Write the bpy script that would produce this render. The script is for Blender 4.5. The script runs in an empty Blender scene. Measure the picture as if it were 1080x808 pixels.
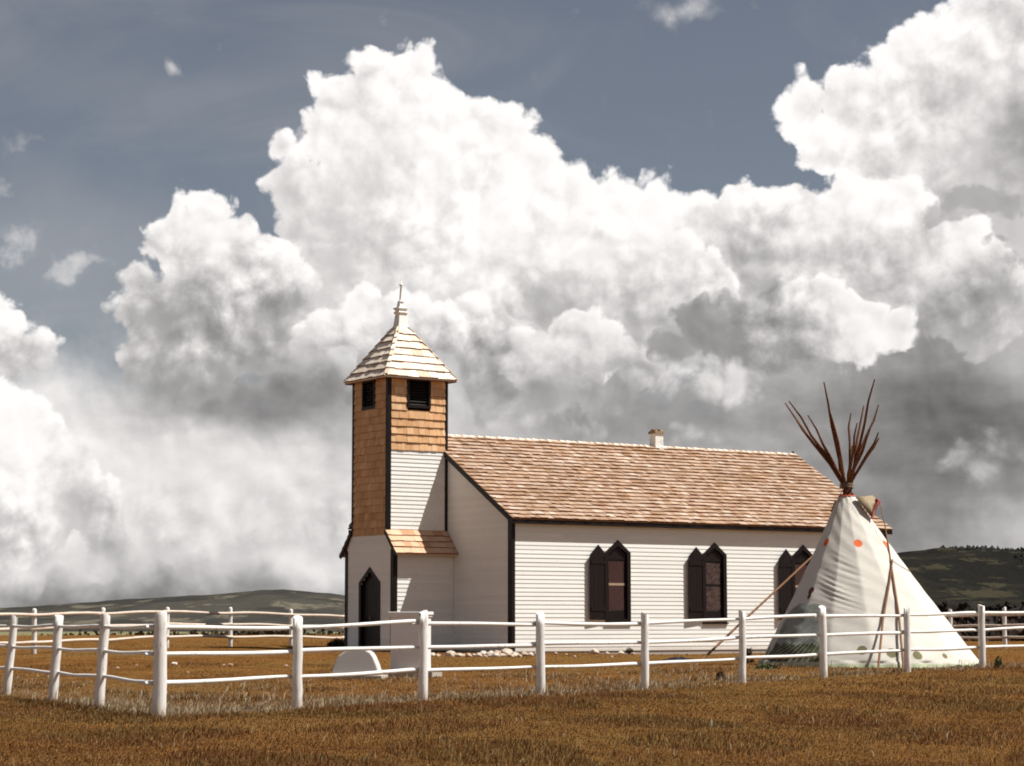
import bpy, bmesh, math, random
import numpy as np
from mathutils import Vector, Matrix
random.seed(7)
RNG = np.random.default_rng(11)
scene = bpy.context.scene
COL = scene.collection

# ------------------------------------------------------------------ camera
FPX, CX, CY, HOR = 2310.0, 540.0, 404.0, 654.0          # focal length and principal point, in photo pixels
PITCH = math.atan2(HOR - CY, FPX)
cam_d = bpy.data.cameras.new('camera'); cam = bpy.data.objects.new('camera', cam_d); COL.objects.link(cam)
cam_d.sensor_width = 36.0; cam_d.lens = FPX / 1080.0 * 36.0
cam_d.clip_start = 0.5; cam_d.clip_end = 60000
cam.location = (0, 0, 0); cam.rotation_euler = (math.pi / 2 + PITCH, 0, 0)
scene.camera = cam

def ray(px, py):
    a, b = (px - CX) / FPX, (CY - py) / FPX
    c, s = math.cos(PITCH), math.sin(PITCH)
    return Vector((a, c - b * s, s + b * c))             # x right, y forward, z up
def at(px, py, D):
    r = ray(px, py)
    return r * (D / r.y)

# ------------------------------------------------------------------ object helpers
def tag(o, label=None, cat=None, group=None, kind=None):
    if label: o['label'] = label
    if cat: o['category'] = cat
    if group: o['group'] = group
    if kind: o['kind'] = kind
    return o
def empty(name, loc=(0, 0, 0), rz=0.0):
    o = bpy.data.objects.new(name, None); COL.objects.link(o)
    o.location = loc; o.rotation_euler = (0, 0, rz); o.empty_display_size = 0.3
    return o

class MB:
    """collects shapes and links them as one mesh object"""
    def __init__(self): self.v = []; self.f = []; self.s = []; self.a = []; self.m = []
    def add(self, verts, faces, smooth=False, tint=None, mi=0):
        b = len(self.v); self.v.extend([tuple(p) for p in verts])
        t = random.random() if tint is None else tint
        for f in faces:
            self.f.append([b + i for i in f]); self.s.append(smooth); self.a.append(t); self.m.append(mi)
    def box(self, c, d, R=None, taper=1.0, **k):
        hx, hy, hz = d[0] / 2, d[1] / 2, d[2] / 2
        vs = [Vector((sx * hx * (taper if sz > 0 else 1), sy * hy * (taper if sz > 0 else 1), sz * hz))
              for sz in (-1, 1) for sx, sy in ((-1, -1), (1, -1), (1, 1), (-1, 1))]
        if R is not None: vs = [R @ p for p in vs]
        vs = [p + Vector(c) for p in vs]
        self.add(vs, [(0, 3, 2, 1), (4, 5, 6, 7), (0, 1, 5, 4), (1, 2, 6, 5), (2, 3, 7, 6), (3, 0, 4, 7)], **k)
    def beam(self, p, q, w, h, up=(0, 0, 1), **k):
        """rectangular bar from p to q, w across, h along 'up'"""
        p, q = Vector(p), Vector(q); d = (q - p); L = d.length; d.normalize()
        up = Vector(up); x = d.cross(up).normalized(); u = x.cross(d).normalized()
        R = Matrix((x, d, u)).transposed()
        self.box((p + q) / 2, (w, L, h), R, **k)
    def tube(self, pts, rad, n=10, cap=True, smooth=True, wob=0.0, **k):
        pts = [Vector(p) for p in pts]
        if not hasattr(rad, '__len__'): rad = [rad] * len(pts)
        rings = []
        t0 = (pts[1] - pts[0]).normalized()
        x = t0.orthogonal().normalized()
        for i, p in enumerate(pts):
            t = (pts[min(i + 1, len(pts) - 1)] - pts[max(i - 1, 0)]).normalized()
            x = (x - t * x.dot(t)).normalized(); y = t.cross(x)
            rings.append([p + (x * math.cos(a) + y * math.sin(a)) * rad[i] * (1 + random.uniform(-wob, wob))
                          for a in [2 * math.pi * j / n for j in range(n)]])
        vs = [v for r in rings for v in r]; fs = []
        for i in range(len(pts) - 1):
            for j in range(n):
                fs.append((i * n + j, i * n + (j + 1) % n, (i + 1) * n + (j + 1) % n, (i + 1) * n + j))
        t = random.random() if k.get('tint') is None else k['tint']
        kk = dict(k); kk['tint'] = t
        self.add(vs, fs, smooth=smooth, **kk)
        if cap:
            self.add(rings[0][::-1], [tuple(range(n))], **kk); self.add(rings[-1], [tuple(range(n))], **kk)
    def lathe(self, c, prof, n=20, smooth=True, sq=False, **k):
        vs = []
        for r, z in prof:
            for j in range(n):
                a = 2 * math.pi * (j + (.5 if sq else 0)) / n
                vs.append((c[0] + r * math.cos(a), c[1] + r * math.sin(a), c[2] + z))
        fs = [(i * n + j, i * n + (j + 1) % n, (i + 1) * n + (j + 1) % n, (i + 1) * n + j)
              for i in range(len(prof) - 1) for j in range(n)]
        self.add(vs, fs, smooth=smooth, **k)
    def prism(self, poly, h, frame, **k):
        """poly in (u,v) extruded by h along w; frame(u,v,w) -> point"""
        n = len(poly)
        vs = [frame(u, v, 0) for u, v in poly] + [frame(u, v, h) for u, v in poly]
        fs = [tuple(range(n))[::-1], tuple(range(n, 2 * n))] + [(i, (i + 1) % n, n + (i + 1) % n, n + i) for i in range(n)]
        self.add(vs, fs, **k)
    def ring(self, outer, inner, h, frame, **k):
        """frame between two outlines with the same number of points"""
        n = len(outer)
        vs = [frame(u, v, w) for w in (0, h) for P in (outer, inner) for u, v in P]
        O0, I0, O1, I1 = 0, n, 2 * n, 3 * n; fs = []
        for i in range(n):
            j = (i + 1) % n
            fs += [(O1 + i, O1 + j, I1 + j, I1 + i), (O0 + j, O0 + i, I0 + i, I0 + j),
                   (O0 + i, O0 + j, O1 + j, O1 + i), (I0 + j, I0 + i, I1 + i, I1 + j)]
        self.add(vs, fs, **k)
    def build(self, name, mat, parent=None, mats=None):
        me = bpy.data.meshes.new(name); me.from_pydata(self.v, [], self.f)
        me.materials.append(mat)
        for m in (mats or []): me.materials.append(m)
        me.polygons.foreach_set('use_smooth', self.s)
        me.polygons.foreach_set('material_index', self.m)
        at_ = me.attributes.new('tint', 'FLOAT', 'FACE'); at_.data.foreach_set('value', self.a)
        me.update()
        o = bpy.data.objects.new(name, me); COL.objects.link(o)
        if parent: o.parent = parent
        return o

# ------------------------------------------------------------------ node helpers
class NT:
    def __init__(self, tree): self.t = tree; self.n = tree.nodes; self.l = tree.links
    def put(self, sock, val):
        if isinstance(val, bpy.types.NodeSocket): self.l.new(val, sock)
        elif val is not None: sock.default_value = val
    def node(self, typ, props=None, ins=None):
        n = self.n.new(typ)
        for k, v in (props or {}).items(): setattr(n, k, v)
        for k, v in (ins or {}).items(): self.put(n.inputs[k], v)
        return n
    def m(self, op, a, b=None, c=None, clamp=False):
        n = self.n.new('ShaderNodeMath'); n.operation = op; n.use_clamp = clamp
        for i, v in enumerate((a, b, c)):
            if v is not None: self.put(n.inputs[i], v)
        return n.outputs[0]
    def v(self, op, a, b=None, c=None, s=None):
        n = self.n.new('ShaderNodeVectorMath'); n.operation = op
        for i, x in enumerate((a, b, c)):
            if x is not None: self.put(n.inputs[i], x)
        if s is not None: self.put(n.inputs['Scale'], s)
        return n.outputs['Value'] if op in ('LENGTH', 'DISTANCE', 'DOT_PRODUCT') else n.outputs['Vector']
    def ss(self, x, a, b, lo=0.0, hi=1.0, kind='SMOOTHSTEP'):
        n = self.n.new('ShaderNodeMapRange'); n.interpolation_type = kind
        self.put(n.inputs['Value'], x)
        n.inputs['From Min'].default_value = a; n.inputs['From Max'].default_value = b
        n.inputs['To Min'].default_value = lo; n.inputs['To Max'].default_value = hi
        return n.outputs['Result']
    def noise(self, vec, scale, detail=3, rough=.5, dim='3D', out='Fac', lac=2.0, dist=0.0):
        n = self.node('ShaderNodeTexNoise', {'noise_dimensions': dim}, {'Scale': scale, 'Detail': detail, 'Roughness': rough, 'Lacunarity': lac, 'Distortion': dist})
        if vec is not None: self.l.new(vec, n.inputs['Vector'])
        return n.outputs[out]
    def voro(self, vec, scale, detail=0, rough=.5, dim='3D', feat='F1', rnd=1.0, out='Distance', sm=None):
        n = self.node('ShaderNodeTexVoronoi', {'voronoi_dimensions': dim, 'feature': feat}, {'Scale': scale, 'Detail': detail, 'Roughness': rough, 'Randomness': rnd})
        if sm is not None: n.inputs['Smoothness'].default_value = sm
        if vec is not None: self.l.new(vec, n.inputs['Vector'])
        return n.outputs[out]
    def mix(self, f, a, b, mode='MIX'):
        n = self.n.new('ShaderNodeMix'); n.data_type = 'RGBA'; n.blend_type = mode
        self.put(n.inputs[0], f)
        for s, x in ((n.inputs[6], a), (n.inputs[7], b)):
            if isinstance(x, (tuple, list)) and len(x) == 3: x = (*x, 1)
            self.put(s, x)
        return n.outputs[2]
    def mixf(self, f, a, b):
        n = self.n.new('ShaderNodeMix'); n.data_type = 'FLOAT'
        self.put(n.inputs[0], f); self.put(n.inputs[2], a); self.put(n.inputs[3], b)
        return n.outputs[0]
    def ramp(self, f, stops, interp='LINEAR'):
        n = self.n.new('ShaderNodeValToRGB'); r = n.color_ramp; r.interpolation = interp
        while len(r.elements) < len(stops): r.elements.new(.5)
        for e, (p, c) in zip(r.elements, stops): e.position = p; e.color = (*c, 1) if len(c) == 3 else c
        self.put(n.inputs[0], f)
        return n.outputs[0]
    def vec(self, x, y, z=0.0):
        n = self.n.new('ShaderNodeCombineXYZ')
        for i, a in enumerate((x, y, z)): self.put(n.inputs[i], a)
        return n.outputs[0]
    def sep(self, v):
        n = self.n.new('ShaderNodeSeparateXYZ'); self.l.new(v, n.inputs[0]); return n.outputs
    def attr(self, name):
        n = self.n.new('ShaderNodeAttribute'); n.attribute_name = name; return n.outputs['Fac']

SUN_EL = math.radians(59.0)
SUN_H = Vector((.99, -.12, 0)).normalized()             # towards the sun, on the ground plan
SUN = (SUN_H * math.cos(SUN_EL) + Vector((0, 0, math.sin(SUN_EL)))).normalized()
# ------------------------------------------------------------------ sky: physical sky with procedural clouds, by direction
scene.view_settings.view_transform = 'Standard'; scene.view_settings.look = 'None'
EXPO = .5; scene.view_settings.exposure = EXPO; scene.view_settings.gamma = 1.0
world = bpy.data.worlds.new('World'); scene.world = world; world.use_nodes = True
w = NT(world.node_tree); w.n.clear()
def U(px, py):
    r = ray(px, py).normalized()
    return (math.atan2(r.x, r.y) * FPX / 100, math.asin(r.z) * FPX / 100)

def lump_group():
    """rounded cauliflower relief shared by all the clouds"""
    g = bpy.data.node_groups.new('cloud relief', 'ShaderNodeTree')
    g.interface.new_socket('P', in_out='INPUT', socket_type='NodeSocketVector')
    g.interface.new_socket('L', in_out='OUTPUT', socket_type='NodeSocketFloat')
    g.interface.new_socket('S', in_out='OUTPUT', socket_type='NodeSocketFloat')
    t = NT(g); gi = t.n.new('NodeGroupInput'); go = t.n.new('NodeGroupOutput')
    W = gi.outputs['P']
    l1 = t.m('MULTIPLY_ADD', t.voro(W, 1.55, 0, .5, '2D', 'SMOOTH_F1', sm=.25), -.27, .14)
    l2 = t.m('MULTIPLY_ADD', t.voro(W, 3.7, 0, .5, '2D', 'SMOOTH_F1', sm=.2), -.20, .10)
    l3 = t.m('MULTIPLY_ADD', t.voro(W, 9.0, 1, .55, '2D', 'F1'), -.062, .033)
    l4 = t.m('MULTIPLY_ADD', t.noise(W, 12.0, 4, .6, '2D'), .055, -.027)
    t.l.new(t.m('ADD', t.m('ADD', l1, l2), t.m('ADD', l3, l4)), go.inputs['L'])
    t.l.new(t.m('ADD', t.m('MULTIPLY', l1, 1.0), t.m('ADD', t.m('MULTIPLY', l2, 1.0), t.m('MULTIPLY_ADD', l3, .75, t.m('MULTIPLY', l4, .8)))), go.inputs['S'])
    return g
LG = lump_group()
tc = w.n.new('ShaderNodeTexCoord')
dx, dy, dz = w.sep(tc.outputs['Generated'])
az = w.m('MULTIPLY', w.m('ARCTAN2', dx, dy), FPX / 100)
el = w.m('MULTIPLY', w.m('ARCSINE', dz), FPX / 100)
P = w.vec(az, el)
def relief(vec, out):
    n = w.n.new('ShaderNodeGroup'); n.node_tree = LG; w.l.new(vec, n.inputs['P']); return n.outputs[out]
warp = w.noise(P, 1.0, 3, .55, '2D', 'Color')
W0 = w.v('MULTIPLY_ADD', w.v('SUBTRACT', warp, (.5, .5, .5)), (.34, .34, 0), P)
L = relief(W0, 'L'); S0 = relief(W0, 'S'); S1 = relief(w.v('ADD', W0, (.07, .10, 0)), 'S')
slope = w.m('SUBTRACT', S0, S1)                          # > 0 where a lump faces the sun
wq = w.noise(P, .9, 4, .6, '2D', 'Color')
wqx = w.sep(wq)[0]
PW = w.v('MULTIPLY_ADD', w.v('SUBTRACT', wq, (.5, .5, .5)), (1.1, .8, 0), P)
PB = w.v('MULTIPLY_ADD', w.v('SUBTRACT', warp, (.5, .5, .5)), (.30, .30, 0), P)
soft_n = w.noise(P, 1.7, 5, .6, '2D')

def gmap(items, base, vec):
    """broad regions of cloud cover, or of light and shade painted on the clouds: sum of soft spots (px, py, rx, ry, amount)"""
    acc = base
    for cx, cy, rx, ry, k in items:
        u, v = U(cx, cy)
        q = w.v('MULTIPLY', w.v('SUBTRACT', vec, (u, v, 0)), (100 / rx, 100 / ry, 0))
        acc = w.m('ADD', acc, w.ss(w.v('LENGTH', q), 1.0, 0.0, 0.0, k))
    return acc
def layer(under, blobs, A, B, bt, bb, base=None, soft=.35, edge=.085, lk=.85, sk=1.0, rim=.05, extra=(), opac=1.0):
    """one bank of cumulus: union of round bulbs; bt is its brightness round point A (sunward top), bb round point B (shaded foot)"""
    acc = None
    for cx, cy, r in blobs:
        u, v = U(cx, cy)
        d = w.m('SUBTRACT', r / 100, w.v('DISTANCE', PB, (u, v, 0)))
        acc = d if acc is None else w.m('SMOOTH_MAX', acc, d, .08)
    F = w.m('MULTIPLY_ADD', L, lk, acc)
    cov = w.ss(F, 0.0, edge, 0.0, opac)
    if base is not None:
        vb = U(540, base)[1]
        e2 = w.m('ADD', el, w.m('ADD', w.m('MULTIPLY_ADD', soft_n, .5, -.25), w.m('MULTIPLY', L, .5)))
        cov = w.m('MULTIPLY', cov, w.ss(e2, vb - soft * .55, vb + soft * .45))
    ua, va = U(*A); ub, vb_ = U(*B); n2 = (ub - ua) ** 2 + (vb_ - va) ** 2
    g = w.v('DOT_PRODUCT', w.v('SUBTRACT', P, (ua, va, 0)), ((ub - ua) / n2, (vb_ - va) / n2, 0))
    g = w.m('ADD', g, w.m('ADD', w.m('MULTIPLY', L, -1.2), w.m('MULTIPLY_ADD', soft_n, 1.5, -.75)))
    b = w.ss(g, 0.0, 1.0, bt, bb)
    if extra: b = gmap(extra, b, PW)
    b = w.m('ADD', b, w.m('MULTIPLY', slope, w.m('MULTIPLY', w.ss(wqx, .35, .65, .22, .80), sk)))
    b = w.m('ADD', b, w.ss(F, .20, .02, 0.0, rim))
    b = w.m('MINIMUM', w.m('MAXIMUM', b, .42), 1.0)
    return cov, b
# blue sky, muted as in the print
sky = w.node('ShaderNodeTexSky', {'sky_type': 'NISHITA', 'sun_disc': False, 'sun_elevation': SUN_EL,
      'sun_rotation': math.atan2(SUN_H.x, SUN_H.y), 'altitude': 1300, 'air_density': 1.0, 'dust_density': 1.2, 'ozone_density': 1.0})
hs = w.node('ShaderNodeHueSaturation', None, {'Saturation': .60, 'Value': .385, 'Hue': .505, 'Color': sky.outputs[0]})
blue = w.mix(1.0, hs.outputs[0], (1.0, 1.0, .98), 'MULTIPLY')
# veils and wisps
cir = w.noise(w.v('MULTIPLY', P, (.35, 1.0, 1)), .55, 5, .6, '2D', dist=.8)
veil = w.m('ADD', w.m('MULTIPLY', w.ss(cir, .40, .85), .22), gmap([(60,270,260,130,.28),(30,60,260,50,.06),(150,100,160,30,.08)], 0.0, PW))
spots = gmap([(10,250,70,42,.75),(85,278,42,30,.9),(172,68,26,22,.7),(30,160,36,26,.65),(5,200,30,20,.5),(95,240,60,14,.25),(715,12,60,26,.6),(895,42,26,10,.35),(960,30,60,40,.3)], 0.0, PW)
wisp = w.ss(w.m('ADD', spots, w.m('MULTIPLY_ADD', w.noise(P, 3.2, 5, .6, '2D'), .9, -.45)), .10, 1.05, 0, .75)
veil = w.m('MAXIMUM', veil, wisp)
SB = 0.105; KX = SB * 2 ** EXPO                                             # background strength; cloud radiance is given as displayed brightness
def grey(f):
    # film white balance: warm whites, neutral greys
    g = w.m('POWER', f, 2.2)
    return w.vec(w.m('MULTIPLY', g, 1.03 / KX), w.m('MULTIPLY', g, 1.0 / KX), w.m('MULTIPLY', g, .985 / KX))
col = w.mix(veil, blue, grey(w.ss(wisp, 0, .6, .74, .88)))
# high thin haze of cloud low in the sky, then the banks from back to front
dn = w.noise(w.v('MULTIPLY', P, (.5, 1.3, 1)), .9, 6, .55, '2D')
deck_b = gmap([(60,480,170,110,.10),(20,560,120,90,.10),(250,530,230,90,.07),(330,600,150,40,.04),
 (290,425,200,60,-.16),(150,640,400,55,-.30),(30,650,240,30,-.06),(250,410,160,60,-.10),
 (1000,480,360,260,-.36),(860,560,260,130,-.07),(1060,565,160,50,.10),(620,430,300,110,-.20),(990,390,110,90,-.06),(560,520,200,60,-.10)], .84, PW)
deck_s = w.m('MINIMUM', w.m('MAXIMUM', w.m('ADD', deck_b, w.m('ADD', w.m('MULTIPLY_ADD', dn, .34, -.17), w.m('MULTIPLY', slope, .22))), .40), .98)
ey = w.m('ADD', el, w.m('MULTIPLY_ADD', w.noise(P, .8, 5, .6, '2D'), 1.5, -.75))
line = gmap([(330,330,150,120,.7),(1000,300,300,220,1.6),(640,300,400,160,.8)], U(0, 380)[1], P)
col = w.mix(w.ss(w.m('SUBTRACT', line, ey), -.6, .5), col, grey(deck_s))
BANKS = [
 # upper right tower
 dict(blobs=[(850,117,33),(880,150,30),(893,115,40),(940,118,50),(870,150,30),(965,75,42),(1008,40,42),(1045,20,50),(1100,40,90),(1010,150,95),(1090,170,100),(950,180,60),(1060,250,70)],
      A=(900,70), B=(1030,190), bt=.98, bb=.79, sk=.7, extra=[(1075,150,50,90,-.14),(1010,40,70,50,.05)]),
 # the great tower
 dict(blobs=[(425,90,46),(398,82,34),(372,118,44),(462,126,48),(342,150,36),(298,152,17),(322,200,38),(350,225,36),(330,255,42),(505,130,32),(525,152,40),
             (430,190,100),(548,188,44),(585,212,46),(520,270,110),(645,222,44),(690,226,42),(610,250,60),(735,240,46),(400,300,90),(620,320,90)],
      A=(480,120), B=(330,300), bt=.995, bb=.83, sk=.7, extra=[(345,250,60,90,-.03),(385,130,50,60,-.05),(620,260,60,40,-.06)]),
 # far left cloud
 dict(blobs=[(12,345,22),(0,372,40),(42,372,20),(-30,350,50)], A=(20,325), B=(45,405), bt=.97, bb=.74, base=425, soft=.5),
 # left cumulus
 dict(blobs=[(222,218,32),(200,236,34),(176,258,32),(240,255,38),(262,228,12),(278,282,38),(308,308,34),(225,305,62),(165,318,36),(150,295,24),(200,360,70),(270,350,60)],
      A=(215,210), B=(215,385), bt=.96, bb=.65, base=412, soft=.7, sk=.9),
 # middle right billows
 dict(blobs=[(790,238,46),(850,236,44),(905,222,42),(945,245,58),(1000,280,60),(760,270,60),(735,305,46),(790,320,50),(840,290,80),(930,310,70),(1040,320,50)],
      A=(860,185), B=(840,345), bt=.97, bb=.74, sk=.9, base=378, soft=1.1, extra=[(930,240,60,50,.06),(1020,330,80,70,-.14)]),
 dict(blobs=[(655,262,42),(700,285,46),(660,360,50),(720,350,50),(625,300,44),(740,310,50),(590,320,42),(560,305,30),(690,330,60)],
      A=(660,235), B=(650,360), bt=.95, bb=.73, sk=1.1, base=400, soft=.7),
 # front bulb by the spire
 dict(blobs=[(392,336,32),(355,352,26),(430,342,34),(468,356,36),(500,345,30),(330,372,20),(420,380,50),(520,385,50)],
      A=(410,305), B=(400,405), bt=.97, bb=.66, base=445, soft=.6, sk=1.0),
 dict(blobs=[(560,372,34),(600,356,36),(640,372,32),(590,395,44),(665,392,26)], A=(590,325), B=(590,415), bt=.93, bb=.70, base=432, soft=.5),
 # flat based grey cloud
 dict(blobs=[(740,352,34),(780,345,36),(820,335,38),(860,332,42),(905,342,40),(945,352,28),(710,365,22),(840,365,50),(790,372,30)],
      A=(900,310), B=(800,380), bt=.92, bb=.58, base=393, soft=.16, sk=1.0, extra=[(905,350,50,30,.05),(745,340,30,20,.05)]),
 # lower rows
 dict(blobs=[(700,402,22),(740,398,24),(775,404,22),(660,410,24),(620,415,24),(570,420,24),(520,425,24),(795,410,16)],
      A=(700,383), B=(690,428), edge=.2, bt=.86, bb=.64, base=436, soft=.22),
 dict(blobs=[(560,448,14),(590,450,14),(535,452,12),(725,462,14),(750,464,14),(620,456,12)], A=(580,436), B=(580,466), edge=.25, bt=.86, bb=.74, base=462, soft=.25, opac=.7),
 # dark shelf left of the belfry, with a lit edge
 dict(blobs=[(260,415,26),(300,410,34),(340,405,38),(375,412,30),(225,428,14),(320,380,22),(300,368,14)], A=(300,365), B=(300,412), bt=.76, bb=.52, base=434, soft=.35, edge=.30, sk=.5, opac=.95, rim=.08),
 # white mass low on the left
 dict(blobs=[(10,440,34),(45,455,28),(20,490,50),(70,490,30),(40,540,60),(95,540,34),(0,590,60),(110,580,30)], A=(30,430), B=(110,600), bt=.99, bb=.78, base=612, soft=.8, sk=.9),
 dict(blobs=[(150,490,26),(200,480,30),(260,490,30),(320,500,34),(370,510,30),(180,540,60),(270,550,60),(350,560,50),(130,590,40),(225,600,45)],
      A=(230,470), B=(230,640), bt=.90, bb=.72, base=618, soft=.9, edge=.35, sk=.5, opac=.75, rim=.0),
 # puff on the far right
 dict(blobs=[(1015,485,22),(1045,478,26),(1075,488,28),(1040,500,26),(995,498,12)], A=(1040,455), B=(1045,530), bt=.74, bb=.57, base=512, soft=.4, edge=.3, sk=.5, rim=0.0, opac=.9),
]
for kw in BANKS:
    cv, br = layer(None, **kw)
    col = w.mix(cv, col, grey(br))
scud = gmap([(1010,215,60,22,.8),(1060,225,40,20,.8),(1040,262,30,14,.6),(1065,280,30,14,.55),(1080,150,24,40,.4)], 0.0, PW)
scud_c = w.ss(w.m('ADD', scud, w.m('MULTIPLY_ADD', w.noise(P, 2.6, 5, .65, '2D'), 1.3, -.65)), .22, .62, 0, .7)
col = w.mix(scud_c, col, grey(.64))
# below the horizon the world is earth coloured
col = w.mix(w.ss(dz, -.02, -.004), (.9, .55, .3), col)
bg = w.node('ShaderNodeBackground', None, {'Color': col, 'Strength': SB})
wo = w.n.new('ShaderNodeOutputWorld'); w.l.new(bg.outputs[0], wo.inputs[0])
world.cycles.sampling_method = 'NONE'

sun_d = bpy.data.lights.new('sun', 'SUN'); sun_d.energy = 5.0; sun_d.angle = math.radians(.5); sun_d.color = (1, .975, .925)
sun = bpy.data.objects.new('sun', sun_d); COL.objects.link(sun)
sun.rotation_euler = SUN.to_track_quat('Z', 'Y').to_euler()
# ------------------------------------------------------------------ materials
def new_mat(name):
    m = bpy.data.materials.new(name); m.use_nodes = True
    t = NT(m.node_tree); t.n.clear()
    p = t.n.new('ShaderNodeBsdfPrincipled'); o = t.n.new('ShaderNodeOutputMaterial'); t.l.new(p.outputs[0], o.inputs[0])
    p.inputs['Specular IOR Level'].default_value = .25
    return m, t, p
def obj_co(t): return t.n.new('ShaderNodeTexCoord').outputs['Object']
def bump(t, p, h, strength=.3, dist=.01):
    b = t.node('ShaderNodeBump', None, {'Strength': strength, 'Distance': dist, 'Height': h}); t.l.new(b.outputs[0], p.inputs['Normal'])
def stretch(t, co, v): return t.v('MULTIPLY', co, v)

def mat_paint(name, col, worn=(.42, .36, .30), wear=.08, var=.10, rough=.6, dirt=0.0, gs=None):
    m, t, p = new_mat(name); co = obj_co(t)
    n = t.noise(co, 1.7, 5, .6); n2 = t.noise(t.v('MULTIPLY', co, gs) if gs else co, 26, 4, .7); tint = t.attr('tint')
    lo = tuple(c * (1 - var * 1.6) for c in col)
    c = t.mix(t.m('ADD', t.m('MULTIPLY', n, .6), t.m('MULTIPLY', tint, .4)), lo, col)
    wm = t.ss(t.m('ADD', n2, t.m('MULTIPLY', n, .35)), .86 - wear, .92 - wear * .6)
    c = t.mix(wm, c, worn)
    if dirt:
        zz = t.m('MULTIPLY_ADD', n2, -.45, t.m('ADD', t.sep(co)[2], .22)); c = t.mix(t.ss(zz, .22, .0, 0, dirt), c, (.33, .23, .13))
    t.put(p.inputs['Base Color'], c); p.inputs['Roughness'].default_value = rough
    bump(t, p, n2, .5 if gs else .25, .01 if gs else .004)
    return m
def mat_shake(name, cols, rough=.85, gs=(1, 1, 1)):
    """cedar: each shake its own tone, with streaks running up the shake"""
    m, t, p = new_mat(name); co = obj_co(t); tint = t.attr('tint')
    base = t.ramp(tint, [(i / (len(cols) - 1), c) for i, c in enumerate(cols)])
    st = t.noise(t.v('MULTIPLY', co, gs), 14, 4, .65)
    big = t.noise(co, .8, 4, .6)
    f = t.m('MULTIPLY', t.m('MULTIPLY_ADD', st, .7, .66), t.m('MULTIPLY_ADD', big, .60, .69))
    c = t.v('SCALE', base, s=f)
    t.put(p.inputs['Base Color'], c); p.inputs['Roughness'].default_value = rough
    p.inputs['Specular IOR Level'].default_value = .1
    bump(t, p, st, .5, .012)
    return m
M = {}
M['white'] = mat_paint('white clapboard paint', (.90, .885, .83), wear=.04, dirt=.45)
M['white_worn'] = mat_paint('worn white paint', (.90, .885, .83), wear=.11)
M['log_white'] = mat_paint('whitewashed log', (.82, .79, .74), wear=.12, var=.12, dirt=.5, gs=(1.4, 1.4, .12))
M['trim'] = mat_paint('dark brown trim', (.010, .0045, .0035), worn=(.022, .011, .007), wear=.02, var=.3, rough=.5)
M['trim_red'] = mat_paint('reddish brown edge', (.16, .06, .03), worn=(.10, .04, .02), wear=.05, var=.3)
M['roof'] = mat_shake('split cedar shakes', [(.28, .165, .095), (.36, .23, .15), (.41, .28, .195), (.45, .325, .24), (.34, .205, .13), (.52, .41, .325)], gs=(3.2, .4, .4))
M['roof_butt'] = mat_shake('shake butt ends', [(.16, .065, .027), (.23, .10, .045)], gs=(3, .4, .4))  # butts coloured darker to paint the shadow lines between courses
M['spire_roof'] = mat_shake('pale weathered shakes', [(.58, .44, .32), (.80, .70, .58), (.70, .57, .44), (.84, .77, .68)], gs=(3, 3, .5))
M['cedar'] = mat_shake('orange cedar shingles', [(.54, .295, .145), (.66, .40, .21), (.58, .335, .17), (.72, .47, .27)], gs=(2.5, 2.5, .25))
M['skirt'] = mat_shake('skirt roof shakes', [(.50, .27, .15), (.66, .44, .30), (.58, .36, .22)], gs=(3.2, .4, .4))
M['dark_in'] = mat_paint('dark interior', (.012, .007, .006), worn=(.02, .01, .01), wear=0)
M['brick'] = mat_paint('weathered brick cap', (.30, .22, .15), worn=(.4, .3, .2), wear=.1)
M['stone_pale'] = mat_paint('pale monument stone', (.80, .77, .73), worn=(.6, .56, .5), wear=.05, var=.08, rough=.85)
M['stone'] = mat_paint('grey monument stone', (.60, .575, .545), worn=(.5, .48, .44), wear=.06, var=.08, rough=.85)
M['stone_base'] = mat_paint('monument base stone', (.46, .40, .34), worn=(.34, .28, .22), wear=.08, var=.12, rough=.9)
M['pole'] = mat_shake('peeled lodge pole', [(.12, .045, .022), (.17, .07, .035), (.09, .035, .02)], rough=.7, gs=(3, 3, .5))
M['pole_tan'] = mat_shake('tan lodge pole', [(.20, .10, .05), (.26, .14, .075)], rough=.7, gs=(3, 3, .5))
M['rope'] = mat_paint('rope', (.22, .15, .10), wear=.05)
def mat_curtain(name, a, b, sc):
    m, t, p = new_mat(name); co = obj_co(t)
    n = t.noise(t.v('MULTIPLY', co, sc), 3.0, 4, .6, dist=1.2)
    t.put(p.inputs['Base Color'], t.mix(t.ss(n, .38, .62), a, b)); p.inputs['Roughness'].default_value = .8
    bump(t, p, n, .8, .05); return m
M['curtain'] = mat_curtain('brown blind', (.42, .15, .10), (.50, .19, .13), (1, 1, 1))
M['paper'] = mat_curtain('crumpled curtain', (.36, .14, .09), (.80, .56, .45), (1.2, 1, 3.5))
M['sash'] = mat_paint('tan sash rail', (.42, .30, .20), wear=.05)
m, t, p = new_mat('window glass')
t.n.clear(); gl = t.node('ShaderNodeBsdfGlossy', None, {'Color': (.9, .9, .9, 1), 'Roughness': .03}); tr = t.node('ShaderNodeBsdfTransparent', None, {'Color': (.80, .80, .78, 1)})
fr = t.node('ShaderNodeFresnel', None, {'IOR': 1.45}); mx = t.node('ShaderNodeMixShader', None, {0: fr.outputs[0], 1: tr.outputs[0], 2: gl.outputs[0]})
oo = t.n.new('ShaderNodeOutputMaterial'); t.l.new(mx.outputs[0], oo.inputs[0]); M['glass'] = m
M['log_far'] = mat_paint('thinly whitewashed log', (.66, .56, .47), worn=(.42, .26, .15), wear=.16, var=.12)
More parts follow.
